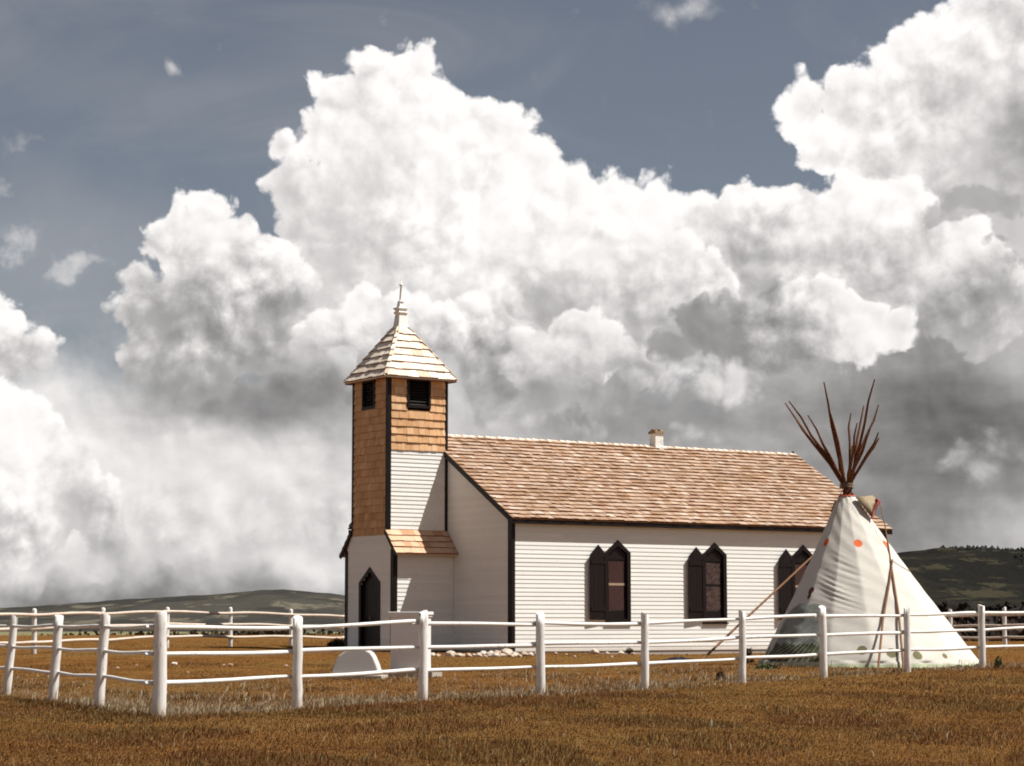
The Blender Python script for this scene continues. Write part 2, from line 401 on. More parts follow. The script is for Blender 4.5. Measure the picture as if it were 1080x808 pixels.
# ------------------------------------------------------------------ church (local frame: x along the nave, y across, z up)
PHI = .981
church = empty('church', (0, 73.0, -1.04), math.pi / 2 - PHI)
tag(church, 'white clapboard wooden church with shingled square belfry tower and dark pointed windows', 'church')
NL, NW, ZE, ZR = 16.85, 10.5, 4.40, 7.60               # nave length, width, eave and ridge heights
OV = .25; PITCHN = (ZR - ZE) / (NW / 2 + OV)
YT0, YT1, XT = 4.05, 6.45, -2.42                         # tower sides and front
F_near = lambda u, z, w: (u, -w, z)
F_far = lambda u, z, w: (u, NW + w, z)
F_gab = lambda u, z, w: (-w, u, z)
F_back = lambda u, z, w: (NL + w, u, z)
F_tn = lambda u, z, w: (u, YT0 - w, z)
F_tf = lambda u, z, w: (u, YT1 + w, z)
F_tx = lambda u, z, w: (XT - w, u, z)
F_tb = lambda u, z, w: (-.04 + w, u, z)

def clap(mb, frame, z0, z1, ext, holes=(), exp=.142, proud=.017):
    """lapped boards; ext(z) -> (u0,u1); holes: list of (function z -> (u0,u1) or None)"""
    n = max(1, round((z1 - z0) / exp)); h = (z1 - z0) / n
    for k in range(n):
        a, b = z0 + k * h, z0 + (k + 1) * h; mid = (a + b) / 2
        a0, a1 = ext(a); b0, b1 = ext(b - .001)
        cuts = sorted([c for c in (hf(mid) for hf in holes) if c])
        segs = []; cur = (a0, b0)
        for c0, c1 in cuts:
            segs.append((cur, (c0, c0))); cur = (c1, c1)
        segs.append((cur, (a1, b1)))
        for (l0, l1), (r0, r1) in segs:
            if r0 - l0 < .02 and r1 - l1 < .02: continue
            # break long boards at random butt joints
            xs = [0.0]; L = max(r0 - l0, r1 - l1)
            while xs[-1] * L < L - 4.2: xs.append(xs[-1] + random.uniform(1.6, 4.0) / L)
            xs.append(1.0)
            for s, e in zip(xs, xs[1:]):
                pr = proud * random.uniform(.9, 1.1); dz = random.uniform(-.0018, .0018); g = .0015
                q = lambda f, lo, hi: lo + (hi - lo) * f
                A = (q(s, l0, r0) + (g if s > 0 else 0), q(e, l0, r0)); B = (q(s, l1, r1) + (g if s > 0 else 0), q(e, l1, r1))
                vs = [frame(A[0], a + dz, pr), frame(A[1], a + dz, pr), frame(B[1], b + dz, .003), frame(B[0], b + dz, .003),
                      frame(A[0], a + dz, -.01), frame(A[1], a + dz, -.01), frame(B[1], b + dz, -.012), frame(B[0], b + dz, -.012)]
                mb.add(vs, [(0, 1, 2, 3), (4, 5, 1, 0), (3, 2, 6, 7), (0, 3, 7, 4), (1, 5, 6, 2)])

def shakes(mb, O, uv, vv, nv, rows, exp, lf, rf, th=.024, wmin=.10, wmax=.28, lap=1.2, ragged=.02, gap=.008, thv=.3, endclip=True, sub=None):
    """courses of wedge-shaped shakes on the plane O + u*uv + v*vv, v running up; lf(v), rf(v) bound each course"""
    O, uv, vv, nv = Vector(O), Vector(uv).normalized(), Vector(vv).normalized(), Vector(nv).normalized()
    for r in range(rows):
        v0 = r * exp; v1 = v0 + exp * lap
        if r == rows - 1: v1 = v0 + exp
        L, R = lf(v0), rf(v0); u = L - random.uniform(0, wmax) ; ct = random.uniform(-.1, .1)
        while u < R:
            wdt = random.uniform(wmin, wmax); u2 = u + wdt
            a, b = max(u, L), min(u2 - gap, R)
            if b - a > .02:
                vb = v0 - random.uniform(0, ragged); t0 = th * random.uniform(1 - thv, 1 + thv); t1 = .006
                l1, r1 = lf(min(v1, v0 + exp * .999)), rf(min(v1, v0 + exp * .999))
                at_, bt = max(a, l1), min(b, r1)
                if bt < at_ + .004: bt = at_ = (max(l1, min(at_, r1)))
                lift = .014
                P = lambda uu, v, w: O + uv * uu + vv * v + nv * w
                vs = [P(a, vb, lift), P(b, vb, lift), P(b, vb, lift + t0), P(a, vb, lift + t0),
                      P(at_, v1, 0), P(bt, v1, 0), P(bt, v1, t1), P(at_, v1, t1)]
                t_ = min(.999, max(0, random.random() + ct))
                mb.add(vs, [(3, 2, 6, 7), (0, 4, 5, 1), (0, 3, 7, 4), (1, 5, 6, 2)], tint=t_)
                mb.add([vs[0], vs[1], vs[2], vs[3]], [(0, 1, 2, 3)], tint=t_, mi=1 if sub else 0)
            u = u2

# ---- windows: positions along the near wall
WINX = [4.36, 8.62, 12.76]; WW, WB, WS, WP = .98, .99, 3.33, 3.71
def pent(cx, hw, zb, zs, zp, g=0.0):
    return [(cx - hw - g, zb - g), (cx + hw + g, zb - g), (cx + hw + g, zs + g * .4), (cx, zp + g * 1.4), (cx - hw - g, zs + g * .4)]
def pent_hole(cx, hw, zb, zs, zp):
    def f(z):
        if z < zb or z > zp: return None
        k = hw if z < zs else hw * (zp - z) / (zp - zs)
        return (cx - k, cx + k)
    return f
wholes = [pent_hole(x, WW / 2 - .03, WB, WS, WP - .04) for x in WINX]
# ---- nave walls
mb = MB(); clap(mb, F_near, 0, ZE - .02, lambda z: (.10, NL - .10), wholes); mb.build('wall', M['white'], church)
mb = MB(); clap(mb, F_far, 0, ZE - .02, lambda z: (.10, NL - .10), wholes); mb.build('wall', M['white'], church)
def gext(z):
    e = max(0.0, (z - ZE + .12) / PITCHN - OV)
    return (max(.08, e), NW - max(.08, e))
mb = MB(); clap(mb, F_gab, 0, ZR - .35, gext); mb.build('wall', M['white'], church)
mb = MB(); clap(mb, F_back, 0, ZR - .35, gext); mb.build('wall', M['white'], church)
# dark liner keeps daylight out of the nave
mb = MB()
for (x0, y0, x1, y1) in ((.03, .16, NL - .03, .16), (.03, NW - .16, NL - .03, NW - .16)):
    mb.add([(x0, y0, -.2), (x1, y1, -.2), (x1, y1, ZE), (x0, y0, ZE)], [(0, 1, 2, 3)])
for x in (.03, NL - .03):
    mb.add([(x, .17, -.2), (x, NW - .17, -.2), (x, NW - .17, ZE), (x, NW / 2, ZR - .3), (x, .17, ZE)], [(0, 1, 2, 3, 4)])
mb.build('inner_wall', M['dark_in'], church)
mb = MB()
for a, b in (((-.0, .06), (NL, .06)), ((0, NW - .06), (NL, NW - .06))):
    mb.beam((a[0], a[1], -.25), (b[0], b[1], -.25), .10, .48)
mb.beam((.06, .12, -.25), (.06, NW - .12, -.25), .1, .48); mb.beam((NL - .06, .12, -.25), (NL - .06, NW - .12, -.25), .1, .48)
mb.build('foundation', M['stone_base'], church)
# ---- nave corner boards
def corner(x, y, z0, z1, sx, sy, wx=.14, wy=.20, th=.036, name='corner_board'):
    mb = MB()
    mb.box((x + sx * wx / 2 - sx * th, y - sy * th / 2, (z0 + z1) / 2), (wx, th, z1 - z0))
    mb.box((x - sx * th / 2, y + sy * wy / 2 + sy * .001, (z0 + z1) / 2), (th, wy, z1 - z0 - .004))
    return mb.build(name, M['trim'], church)
corner(0, 0, .0, ZE + .02, 1, 1); corner(NL, 0, .0, ZE + .02, -1, 1); corner(0, NW, .0, ZE + .02, 1, -1); corner(NL, NW, .0, ZE + .02, -1, -1)
# ---- nave roof
sl = Vector((0, 1, PITCHN)).normalized(); slen = (NW / 2 + OV) / sl.y; nr = Vector((0, -sl.z, sl.y))
X0r, X1r = -.16, NL + .16
mb = MB(); rows = 23; ex = slen / rows
shakes(mb, (0, -OV, ZE), (1, 0, 0), sl, nr, rows, ex, lambda v: X0r, lambda v: X1r, th=.050, wmin=.12, wmax=.34, ragged=.03, sub=1)
sl2 = Vector((0, -1, PITCHN)).normalized(); nr2 = Vector((0, sl2.z * 1.0, -sl2.y * -1.0)); nr2 = Vector((0, sl.z, sl.y))
shakes(mb, (0, NW + OV, ZE), (1, 0, 0), sl2, nr2, rows, ex, lambda v: X0r, lambda v: X1r, th=.050, wmin=.12, wmax=.34, ragged=.03, sub=1)
# boarding under the shakes
for s, yy in ((1, -OV), (-1, NW + OV)):
    d = Vector((0, s, PITCHN)).normalized(); n_ = Vector((0, -s * d.z, d.y))
    a = Vector((X0r + .03, yy, ZE)); b = a + d * (slen - .01)
    mb.add([a, a + Vector((X1r - X0r - .06, 0, 0)), b + Vector((X1r - X0r - .06, 0, 0)), b, a - n_ * .03, a - n_ * .03 + Vector((X1r - X0r - .06, 0, 0)), b - n_ * .03 + Vector((X1r - X0r - .06, 0, 0)), b - n_ * .03],
           [(0, 1, 2, 3), (4, 7, 6, 5), (0, 4, 5, 1), (0, 3, 7, 4), (1, 5, 6, 2)], tint=.1)
roof = mb.build('roof', M['roof'], church, [M['roof_butt']])
# ridge cap: overlapping pairs of shakes
mb = MB(); x = X0r + .05
while x < X1r - .2:
    L = random.uniform(.24, .36); dz = random.uniform(0, .012)
    for s, d, n_ in ((1, sl, nr), (-1, sl2, nr2)):
        top = Vector((x, NW / 2, ZR + .03 + dz))
        A = top; B = top + Vector((L * 1.25, 0, -.028)); dn = -d * random.uniform(.15, .19)
        mb.add([A, B, B + dn, A + dn, A - n_ * .03, B - n_ * .03, B + dn - n_ * .03, A + dn - n_ * .03],
               [(0, 1, 2, 3), (7, 6, 5, 4), (0, 3, 7, 4), (3, 2, 6, 7), (1, 5, 6, 2)])
    x += L
mb.build('ridge_cap', M['spire_roof'], roof)
# fascia along the eaves and rakes, soffit
mb = MB()
for yy, s in ((-OV, 1), (NW + OV, -1)):
    mb.beam((X0r, yy + s * .03, ZE - .095), (X1r, yy + s * .03, ZE - .095), .034, .15)
    mb.beam((X0r + .04, yy + s * .12, ZE - .13), (X1r - .04, yy + s * .12, ZE - .13), .14, .02)
mb.build('fascia', M['trim'], church)
for xx in (X0r + .02, X1r - .02):
    for s, yy in ((1, -OV), (-1, NW + OV)):
        mb = MB()
        d = Vector((0, s, PITCHN)).normalized(); n_ = Vector((0, -s * d.z, d.y))
        a = Vector((xx, yy, ZE)) - n_ * .105; b = a + d * slen
        mb.beam(a, b - d * .06, .034, .14, up=n_)
        mb.build('rake_board', M['trim'], church)
# chimney on the ridge
cxx = 10.12
mb = MB(); mb.box((cxx, NW / 2, 7.78), (.37, .37, .62), tint=.8)
mb.box((cxx, NW / 2, 7.50), (.56, .56, .06), tint=.3)
ch = mb.build('chimney', M['white_worn'], roof)
mb = MB(); mb.box((cxx, NW / 2, 8.12), (.45, .45, .09), tint=.4); mb.box((cxx, NW / 2, 8.185), (.38, .38, .05), tint=.7, taper=.9)
for a, b in ((-.14, 0), (.14, 0), (0, .14), (0, -.14)): mb.box((cxx + a, NW / 2 + b, 8.225), (.13, .13, .045), tint=random.random())
capo = mb.build('chimney_cap', M['brick'], church)

# ---- windows
def window(cx, frame, outn, curtain, shutter, dx=0):
    """frame(u,z,w) -> local point on this wall"""
    hw = WW / 2
    mb = MB(); g = .0
    outer = pent(cx, hw + .055, WB - .05, WS + .02, WP + .07); inner = pent(cx, hw - .09, WB + .09, WS - .02, WP - .13)
    mb.ring(outer, inner, .05, lambda u, v, w: frame(u, v, w - .02))
    # jambs running back into the wall
    inner2 = pent(cx, hw - .092, WB + .09, WS - .02, WP - .13); out2 = pent(cx, hw - .03, WB + .02, WS, WP - .05)
    mb.ring(out2, inner2, .11, lambda u, v, w: frame(u, v, -.022 - w))
    wobj = mb.build('window', M['trim'], church)
    tag(wobj, 'dark pointed window with its shutter swung open')
    # dark board filling the pointed head
    mb = MB(); zt = 3.10
    mb.prism([(cx - hw + .06, zt), (cx + hw - .06, zt), (cx + hw - .06, WS), (cx, WP - .09), (cx - hw + .06, WS)], .03, lambda u, v, w: frame(u, v, -.07 + w))
    mb.build('head_panel', M['trim'], wobj)
    x0, x1, z0, z1 = cx - hw + .09, cx + hw - .09, WB + .09, zt
    mb = MB()
    for (a0, a1, b0, b1) in ((x0, x0 + .05, z0, z1), (x1 - .05, x1, z0, z1)):
        mb.prism([(a0, b0), (a1, b0), (a1, b1), (a0, b1)], .035, lambda u, v, w: frame(u, v, -.085 + w))
    mb.prism([(x0 + .05, z0), (x1 - .05, z0), (x1 - .05, z0 + .28), (x0 + .05, z0 + .28)], .03, lambda u, v, w: frame(u, v, -.085 + w))
    mb.prism([(x0 + .05, z1 - .05), (x1 - .05, z1 - .05), (x1 - .05, z1), (x0 + .05, z1)], .03, lambda u, v, w: frame(u, v, -.085 + w))
    sash = mb.build('sash', M['trim'], wobj)
    mb = MB(); mb.prism([(x0 + .05, 2.22), (x1 - .05, 2.22), (x1 - .05, 2.30), (x0 + .05, 2.30)], .034, lambda u, v, w: frame(u, v, -.088 + w))
    mb.build('meeting_rail', M['sash'] if curtain == 'curtain' else M['trim'], wobj)
    mb = MB(); mb.add([frame(x0 + .04, z0 + .2, -.078), frame(x1 - .04, z0 + .2, -.078), frame(x1 - .04, z1 - .03, -.078), frame(x0 + .04, z1 - .03, -.078)], [(0, 1, 2, 3)])
    mb.build('pane', M['glass'], wobj)
    mb = MB(); N = 14
    vs = []; fs = []
    for i in range(N + 1):
        for j in range(11):
            u = x0 + (x1 - x0) * j / 10; z = z0 - .02 + (z1 - z0 + .04) * i / N
            vs.append(frame(u, z, -.115 + .012 * math.sin(j * 2.1 + i * .4) + random.uniform(-.008, .008)))
    for i in range(N):
        for j in range(10): fs.append((i * 11 + j, i * 11 + j + 1, (i + 1) * 11 + j + 1, (i + 1) * 11 + j))
    mb.add(vs, fs, smooth=True); mb.build('curtain', M[curtain], wobj)
    mb = MB(); mb.prism([(cx - hw - .08, WB - .09), (cx + hw + .08, WB - .09), (cx + hw + .08, WB - .045), (cx - hw - .08, WB - .045)], .09, lambda u, v, w: frame(u, v, -.01 + w))
    mb.build('sill', M['trim'], wobj)
    if shutter:
        th = math.radians(shutter); c, s = math.cos(th), math.sin(th); hx = cx - hw - .02
        # leaf coordinates: a along the leaf away from the hinge, v up, w thickness
        fr = lambda a, v, w: frame(hx - a * c - w * s * -1, v, .055 + a * s + w * c)
        mb = MB(); W_, zb, zs, zp = .76, 1.05, 3.24, 3.60; nb = 4
        for k in range(nb):
            a0, a1 = W_ * k / nb + .003, W_ * (k + 1) / nb - .003
            top = lambda a: zs + (zp - zs) * (1 - abs(a - W_ / 2) / (W_ / 2))
            pts = [(a0, zb), (a1, zb), (a1, top(a1))] + ([(W_ / 2, zp)] if a0 + .01 < W_ / 2 < a1 - .01 else []) + [(a0, top(a0))]
            mb.prism(pts, .026, fr)
        sh = mb.build('shutter', M['trim'], wobj)
        mb = MB()
        for z in (1.35, 2.95): mb.prism([(.04, z), (W_ - .04, z), (W_ - .04, z + .12), (.04, z + .12)], .02, lambda a, v, w: fr(a, v, .028 + w))
        mb.prism([(.04, 1.05), (.10, 1.05), (.10, 3.2), (.04, 3.2)], .016, lambda a, v, w: fr(a, v, .028 + w))
        mb.build('shutter_batten', M['trim'], wobj)
    return wobj
for i, x in enumerate(WINX):
    window(x, F_near, None, ('curtain', 'paper', 'curtain')[i], (4.5, 4, 5)[i])
for x in WINX: window(x, F_far, None, 'curtain', 0)

# ---- tower
SK = .43                                                # how far the lower storey widens on each side
ZTR, ZSK, ZLO = 6.88, 4.10, 3.36                          # shingle line on the sides, top and foot of the skirt roofs
mb = MB()
ZF = 3.96
def fext(z):
    k = SK * min(1, max(0, (ZSK - z) / (ZSK - ZLO)))
    return (YT0 - k + .02, YT1 + k - .02)
DC, DHW, DS, DP = 5.20, .60, 2.30, 2.74
clap(mb, F_tx, 0, ZF, fext, [pent_hole(DC, DHW, 0, DS, DP)])
mb.build('tower_wall', M['white'], church)
for fr_, y_ in ((lambda u, z, w: (u, YT0 - SK - w, z), 0), (lambda u, z, w: (u, YT1 + SK + w, z), 1)):
    mb = MB(); clap(mb, fr_, 0, ZLO + .05, lambda z: (XT + .02, -.02)); mb.build('tower_wall', M['white'], church)
mb = MB(); clap(mb, F_tn, ZSK - .1, ZTR, lambda z: (XT + .02, -.02), proud=.020); mb.build('tower_wall', M['white_worn'], church)
mb = MB(); clap(mb, F_tf, ZSK - .1, ZTR, lambda z: (XT + .02, -.02), proud=.020); mb.build('tower_wall', M['white_worn'], church)
# liner so that the tower is closed
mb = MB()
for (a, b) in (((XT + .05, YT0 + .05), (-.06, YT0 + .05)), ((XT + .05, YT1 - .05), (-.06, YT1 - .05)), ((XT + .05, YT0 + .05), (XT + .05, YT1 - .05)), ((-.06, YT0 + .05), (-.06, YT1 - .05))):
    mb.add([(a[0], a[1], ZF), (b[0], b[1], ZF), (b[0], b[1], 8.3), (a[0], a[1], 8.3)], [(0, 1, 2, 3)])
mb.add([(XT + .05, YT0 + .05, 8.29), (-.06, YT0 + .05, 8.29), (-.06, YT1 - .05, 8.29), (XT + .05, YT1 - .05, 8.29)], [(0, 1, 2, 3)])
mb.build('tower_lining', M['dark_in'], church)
# cedar shingle cladding with the belfry openings left out
ZT = 9.36; OPZ0, OPZ1 = 8.40, ZT
def clad(name, fo, uv, nv, u0, u1, z0, oc, ohw):
    z_ = z0; mb = MB(); rows = round((ZT - z0) / .262); e = (ZT - z0) / rows
    for r in range(rows):
        zb = z0 + r * e
        spans = [(u0, u1)] if zb + e * .6 < OPZ0 else [(u0, oc - ohw), (oc + ohw, u1)]
        for a, b in spans:
            shakes(mb, Vector(fo) + Vector((0, 0, zb)), uv, (0, 0, 1), nv, 1, e * 1.05, lambda v: a, lambda v: b, th=.032, wmin=.10, wmax=.30, ragged=.012, gap=.007, sub=1)
    # sheathing board just behind
    return mb.build(name, M['cedar'], church, [M['roof_butt']])
clad('tower_cladding', (0, YT0, 0), (1, 0, 0), (0, -1, 0), XT + .12, -.12, ZTR, -1.20, .46)
clad('tower_cladding', (0, YT1, 0), (1, 0, 0), (0, 1, 0), XT + .12, -.12, ZTR, -1.20, .46)
clad('tower_cladding', (XT, 0, 0), (0, 1, 0), (-1, 0, 0), YT0 + .10, YT1 - .10, ZF, 5.33, .43)
clad('tower_cladding', (-.04, 0, 0), (0, 1, 0), (1, 0, 0), YT0 + .10, YT1 - .10, ZTR, 5.25, .43)
for name, frame, oc, ohw in (('n', F_tn, -1.20, .46), ('f', F_tf, -1.20, .46), ('x', F_tx, 5.33, .43), ('b', F_tb, 5.25, .43)):
    mb = MB()
    o_ = [(oc - ohw - .02, OPZ0 - .05), (oc + ohw + .02, OPZ0 - .05), (oc + ohw + .02, ZT - .02), (oc - ohw - .02, ZT - .02)]
    i_ = [(oc - ohw + .07, OPZ0 + .04), (oc + ohw - .07, OPZ0 + .04), (oc + ohw - .07, ZT - .08), (oc - ohw + .07, ZT - .08)]
    mb.ring(o_, i_, .10, lambda u, v, w: frame(u, v, -.045 + w))
    op = mb.build('belfry_opening', M['trim'], church)
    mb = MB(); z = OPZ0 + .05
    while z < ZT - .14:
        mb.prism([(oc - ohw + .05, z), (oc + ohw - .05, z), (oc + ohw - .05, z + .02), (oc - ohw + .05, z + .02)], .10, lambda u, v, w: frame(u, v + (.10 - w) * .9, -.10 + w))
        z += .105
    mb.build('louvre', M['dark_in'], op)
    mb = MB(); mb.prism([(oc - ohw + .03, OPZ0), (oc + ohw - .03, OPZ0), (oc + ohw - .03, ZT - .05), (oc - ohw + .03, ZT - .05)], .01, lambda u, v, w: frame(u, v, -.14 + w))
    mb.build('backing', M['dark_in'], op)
# corner boards of the tower
def tcorner(x, y, z0, z1, sx, sy, wx=.15, wy=.10, th=.034):
    return corner(x, y, z0, z1, sx, sy, wx, wy, th)
tcorner(XT, YT0, ZSK + .02, ZT, 1, 1); tcorner(XT, YT1, ZSK + .02, ZT, 1, -1)
tcorner(-.04, YT0, ZSK + .02, ZT, -1, 1, .11); tcorner(-.04, YT1, ZSK + .02, ZT, -1, -1, .11)
corner(XT, YT0 - SK, 0, ZLO + .1, 1, 1, .17, .15, .034); corner(XT, YT1 + SK, 0, ZLO + .1, 1, -1, .17, .15, .034)
# skirt roofs over the widened lower storey
for s, yb in ((1, YT0), (-1, YT1)):
    hi = Vector((0, yb - s * .005, ZSK + .02)); lo = Vector((0, yb - s * (SK + .31), ZLO - .06)); d = hi - lo; ln = d.length; d.normalize()
    n_ = Vector((0, -s * d.z, abs(d.y)))
    mb = MB(); shakes(mb, lo, (1, 0, 0), d, n_, 4, ln / 4, lambda v: XT - .10, lambda v: -.02, th=.036, wmin=.22, wmax=.55, ragged=.02, sub=1)
    mb.add([lo + Vector((XT - .07, 0, 0)), lo + Vector((-.02, 0, 0)), hi + Vector((-.02, 0, 0)), hi + Vector((XT - .07, 0, 0)),
            lo + Vector((XT - .07, 0, -.05)), lo + Vector((-.02, 0, -.05)), hi + Vector((-.02, 0, -.05)), hi + Vector((XT - .07, 0, -.05))],
           [(0, 1, 2, 3), (4, 7, 6, 5), (0, 4, 5, 1), (0, 3, 7, 4)], tint=.2)
    sk = mb.build('skirt_roof', M['skirt'], church, [M['roof_butt']])
    mb = MB(); a = lo + Vector((XT - .075, 0, -.075)); b = hi + Vector((XT - .075, 0, -.075)); mb.beam(a, b + d * .05, .05, .13, up=n_)
    mb.build('rake_board', M['trim'], sk)
    mb = MB(); mb.beam((XT - .04, lo.y + s * .04, lo.z - .04), (-.03, lo.y + s * .04, lo.z - .04), .03, .05); mb.build('fascia', M['white_worn'], sk)
# trim strip between clapboards and cedar
# pyramid roof
CXT, CYT = (XT - .04) / 2 + .02, (YT0 + YT1) / 2
hb = (YT1 - YT0) / 2 + .24; htp = .20; ZB, ZA = 9.40, 11.30
mb = MB()
for k in range(4):
    a = k * math.pi / 2; n2 = Vector((math.sin(a), -math.cos(a), 0)); u2 = Vector((math.cos(a), math.sin(a), 0))
    lo = Vector((CXT, CYT, ZB)) + n2 * hb; hi = Vector((CXT, CYT, ZA)) + n2 * htp; d = hi - lo; ln = d.length; d.normalize()
    nn = u2.cross(d).normalized()
    if nn.z < 0: nn = -nn
    f_ = lambda v: hb + (htp - hb) * min(1, max(0, v / ln))
    shakes(mb, lo, u2, d, nn, 7, ln / 7, lambda v: -f_(v), lambda v: f_(v), th=.050, wmin=.14, wmax=.46, ragged=.035, gap=.010, sub=1)
    mb.add([lo - u2 * hb, lo + u2 * hb, hi + u2 * htp, hi - u2 * htp, lo - u2 * hb - Vector((0, 0, .06)), lo + u2 * hb - Vector((0, 0, .06))], [(0, 1, 2, 3), (5, 4, 0, 1)][:1] + [(0, 4, 5, 1)], tint=.15)
mb.add([Vector((CXT, CYT, ZB - .06)) + Vector((sx * hb, sy * hb, 0)) for sx, sy in ((-1, -1), (1, -1), (1, 1), (-1, 1))], [(0, 1, 2, 3)], tint=.1)
troof = mb.build('tower_roof', M['spire_roof'], church, [M['roof_butt']])
for k in range(4):                                       # hip cap boards
    mb = MB()
    a = math.pi / 4 + k * math.pi / 2; d2 = Vector((math.cos(a), math.sin(a), 0)) * math.sqrt(2)
    p0 = Vector((CXT, CYT, ZB + .03)) + d2 * (hb + .01); p1 = Vector((CXT, CYT, ZA + .03)) + d2 * htp; n = 8
    for i in range(n):
        q0 = p0.lerp(p1, i / n); q1 = p0.lerp(p1, (i + 1.08) / n) + Vector((0, 0, -.03))
        mb.beam(q0 + Vector((0, 0, .03)), q1, .13, .03, up=(0, 0, 1))
    mb.build('hip_cap', M['spire_roof'], troof)
mb = MB()
for k in range(4):
    a = k * math.pi / 2; n2 = Vector((math.sin(a), -math.cos(a), 0)); u2 = Vector((math.cos(a), math.sin(a), 0))
    c = Vector((CXT, CYT, ZB - .055)) + n2 * (hb - .03)
    mb.beam(c - u2 * (hb - .0 if k % 2 else hb - .05), c + u2 * (hb - .0 if k % 2 else hb - .05), .03, .07)
mb.build('eave_trim', M['trim_red'], troof)
# finial
mb = MB(); c = (CXT, CYT, 0)
r2 = math.sqrt(2)
mb.lathe(c, [(.23 * r2, ZA - .05), (.19 * r2, ZA + .12), (.15 * r2, ZA + .46), (.15 * r2, ZA + .50), (.001, ZA + .50)], n=4, sq=True, smooth=False)
fin = mb.build('finial', M['white'], troof)
mb = MB()
mb.lathe(c, [(.001, ZA + .49), (.17 * r2, ZA + .49), (.195 * r2, ZA + .53), (.18 * r2, ZA + .57), (.15 * r2, ZA + .585), (.15 * r2, ZA + .63), (.205 * r2, ZA + .67), (.20 * r2, ZA + .71), (.11 * r2, ZA + .74), (.09 * r2, ZA + .90), (.001, ZA + .90)], n=4, sq=True, smooth=False)
mb.lathe(c, [(.001, ZA + .89), (.12, ZA + .90), (.13, ZA + .93), (.08, ZA + .96), (.06, ZA + 1.0), (.045, ZA + 1.25), (.032, ZA + 1.48), (.05, ZA + 1.50), (.062, ZA + 1.53), (.05, ZA + 1.565), (.02, ZA + 1.58), (.014, ZA + 1.70), (.001, ZA + 1.71)], n=14)
mb.build('finial_cap', M['white_worn'], troof)

# ---- door
mb = MB(); fr = F_tx
mb.ring(pent(DC, DHW + .13, .0, DS + .03, DP + .13), pent(DC, DHW - .01, .03, DS - .02, DP - .05), .055, lambda u, v, w: fr(u, v, -.02 + w))
mb.ring(pent(DC, DHW + .0, .0, DS, DP), pent(DC, DHW - .012, .03, DS - .02, DP - .052), .12, lambda u, v, w: fr(u, v, -.14 + w))
door = mb.build('door', M['trim'], church)
for s in (-1, 1):
    mb = MB(); n = 4
    for k in range(n):
        a0, a1 = DC + s * (DHW * k / n + .006), DC + s * (DHW * (k + 1) / n - .004)
        top = lambda u: DS + (DP - .04 - DS) * (1 - abs(u - DC) / DHW)
        mb.prism([(a0, .04), (a1, .04), (a1, top(a1)), (a0, top(a0))], .03, lambda u, v, w: fr(u, v, -.11 + w))
    mb.build('door_leaf', M['trim'], door)
mb = MB(); mb.tube([fr(DC + .08, 1.02, -.06), fr(DC + .08, 1.02, -.03), fr(DC + .08, 1.20, -.03), fr(DC + .08, 1.20, -.06)], .011); mb.build('handle', M['brick'], door)
mb = MB(); mb.box((XT - .35, DC, .02), (.66, 1.8, .16)); mb.box((XT - .75, DC, -.06), (.5, 2.1, .12)); mb.build('step', M['stone_base'], church)
# ------------------------------------------------------------------ ground
# control points: photo pixel of a spot on the ground and its distance forward
GP = [(168,755,32.6),(313,748,35.2),(446,739,37.6),(570,733,40.0),(680,727,42.3),(783,720,44.6),(869,715,46.8),(957,710,49.2),(1036,706,51.8),
      (103,746,36.0),(55,740,39.2),(6,733,42.0),(-60,727,47),
      (540,688,73),(408,687,76.6),(700,690,78),(900,690,83),(371,687,79),
      (36,690,67),(107,686,71),(176,683.5,75),(243,682,79),(307,680.5,83.5),(364,679.5,88),(1003,683,82),(1060,684,78),(1130,686,72),
      (912,703,52),(800,700,55),(1030,700,55),(380,714,47),(435,712,48.5),(200,700,54),
      (540,808,23.5),(100,808,22.5),(980,808,26),(540,900,15),(540,770,30),(200,785,26.5),(850,770,33),(540,1100,9)]
GPT = np.array([tuple(at(*g)) for g in GP])
def ground_z(x, y):
    x = np.asarray(x, float); y = np.asarray(y, float)
    sh = x.shape; X = x.ravel()[:, None]; Y = y.ravel()[:, None]
    d2 = ((X - GPT[:, 0]) ** 2 + ((Y - GPT[:, 1]) * .8) ** 2) + 4.0
    w_ = 1 / d2 ** 1.6
    z = (w_ * GPT[:, 2]).sum(1) / w_.sum(1)
    z = z.reshape(sh)
    r = np.hypot(x, y)
    t = np.clip((r - 95) / 80, 0, 1); t = t * t * (3 - 2 * t); z = z * (1 - t) + (-1.05) * t
    ang = np.arctan2(x, np.maximum(y, 1e-3))
    edge = 158 - 40 * np.clip((ang - .05) / .1, 0, 1)               # the bench ends sooner on the right
    t = np.clip((r - edge) / 120, 0, 1); t = t * t * (3 - 2 * t); z = z * (1 - t) + (-13.0) * t
    z += .05 * np.sin(x * .31 + 1.3) * np.sin(y * .23) * np.clip((np.abs(r - 60) < 40), 0, 1) * .35
    return z
def gz(x, y): return float(ground_z(np.array([x]), np.array([y]))[0])
def on_ground(px, D):
    """point of the ground straight ahead of column px at forward distance D"""
    x = (px - CX) / FPX * D * (math.cos(PITCH) + 0.0)
    for _ in range(3):                                   # the column leans slightly with height
        r = ray(px, 0); z = gz(x, D)
        # pixel column px: x = a*(y*cos+z*sin)
        x = (px - CX) / FPX * (D * math.cos(PITCH) + z * math.sin(PITCH))
    return Vector((x, D, gz(x, D)))

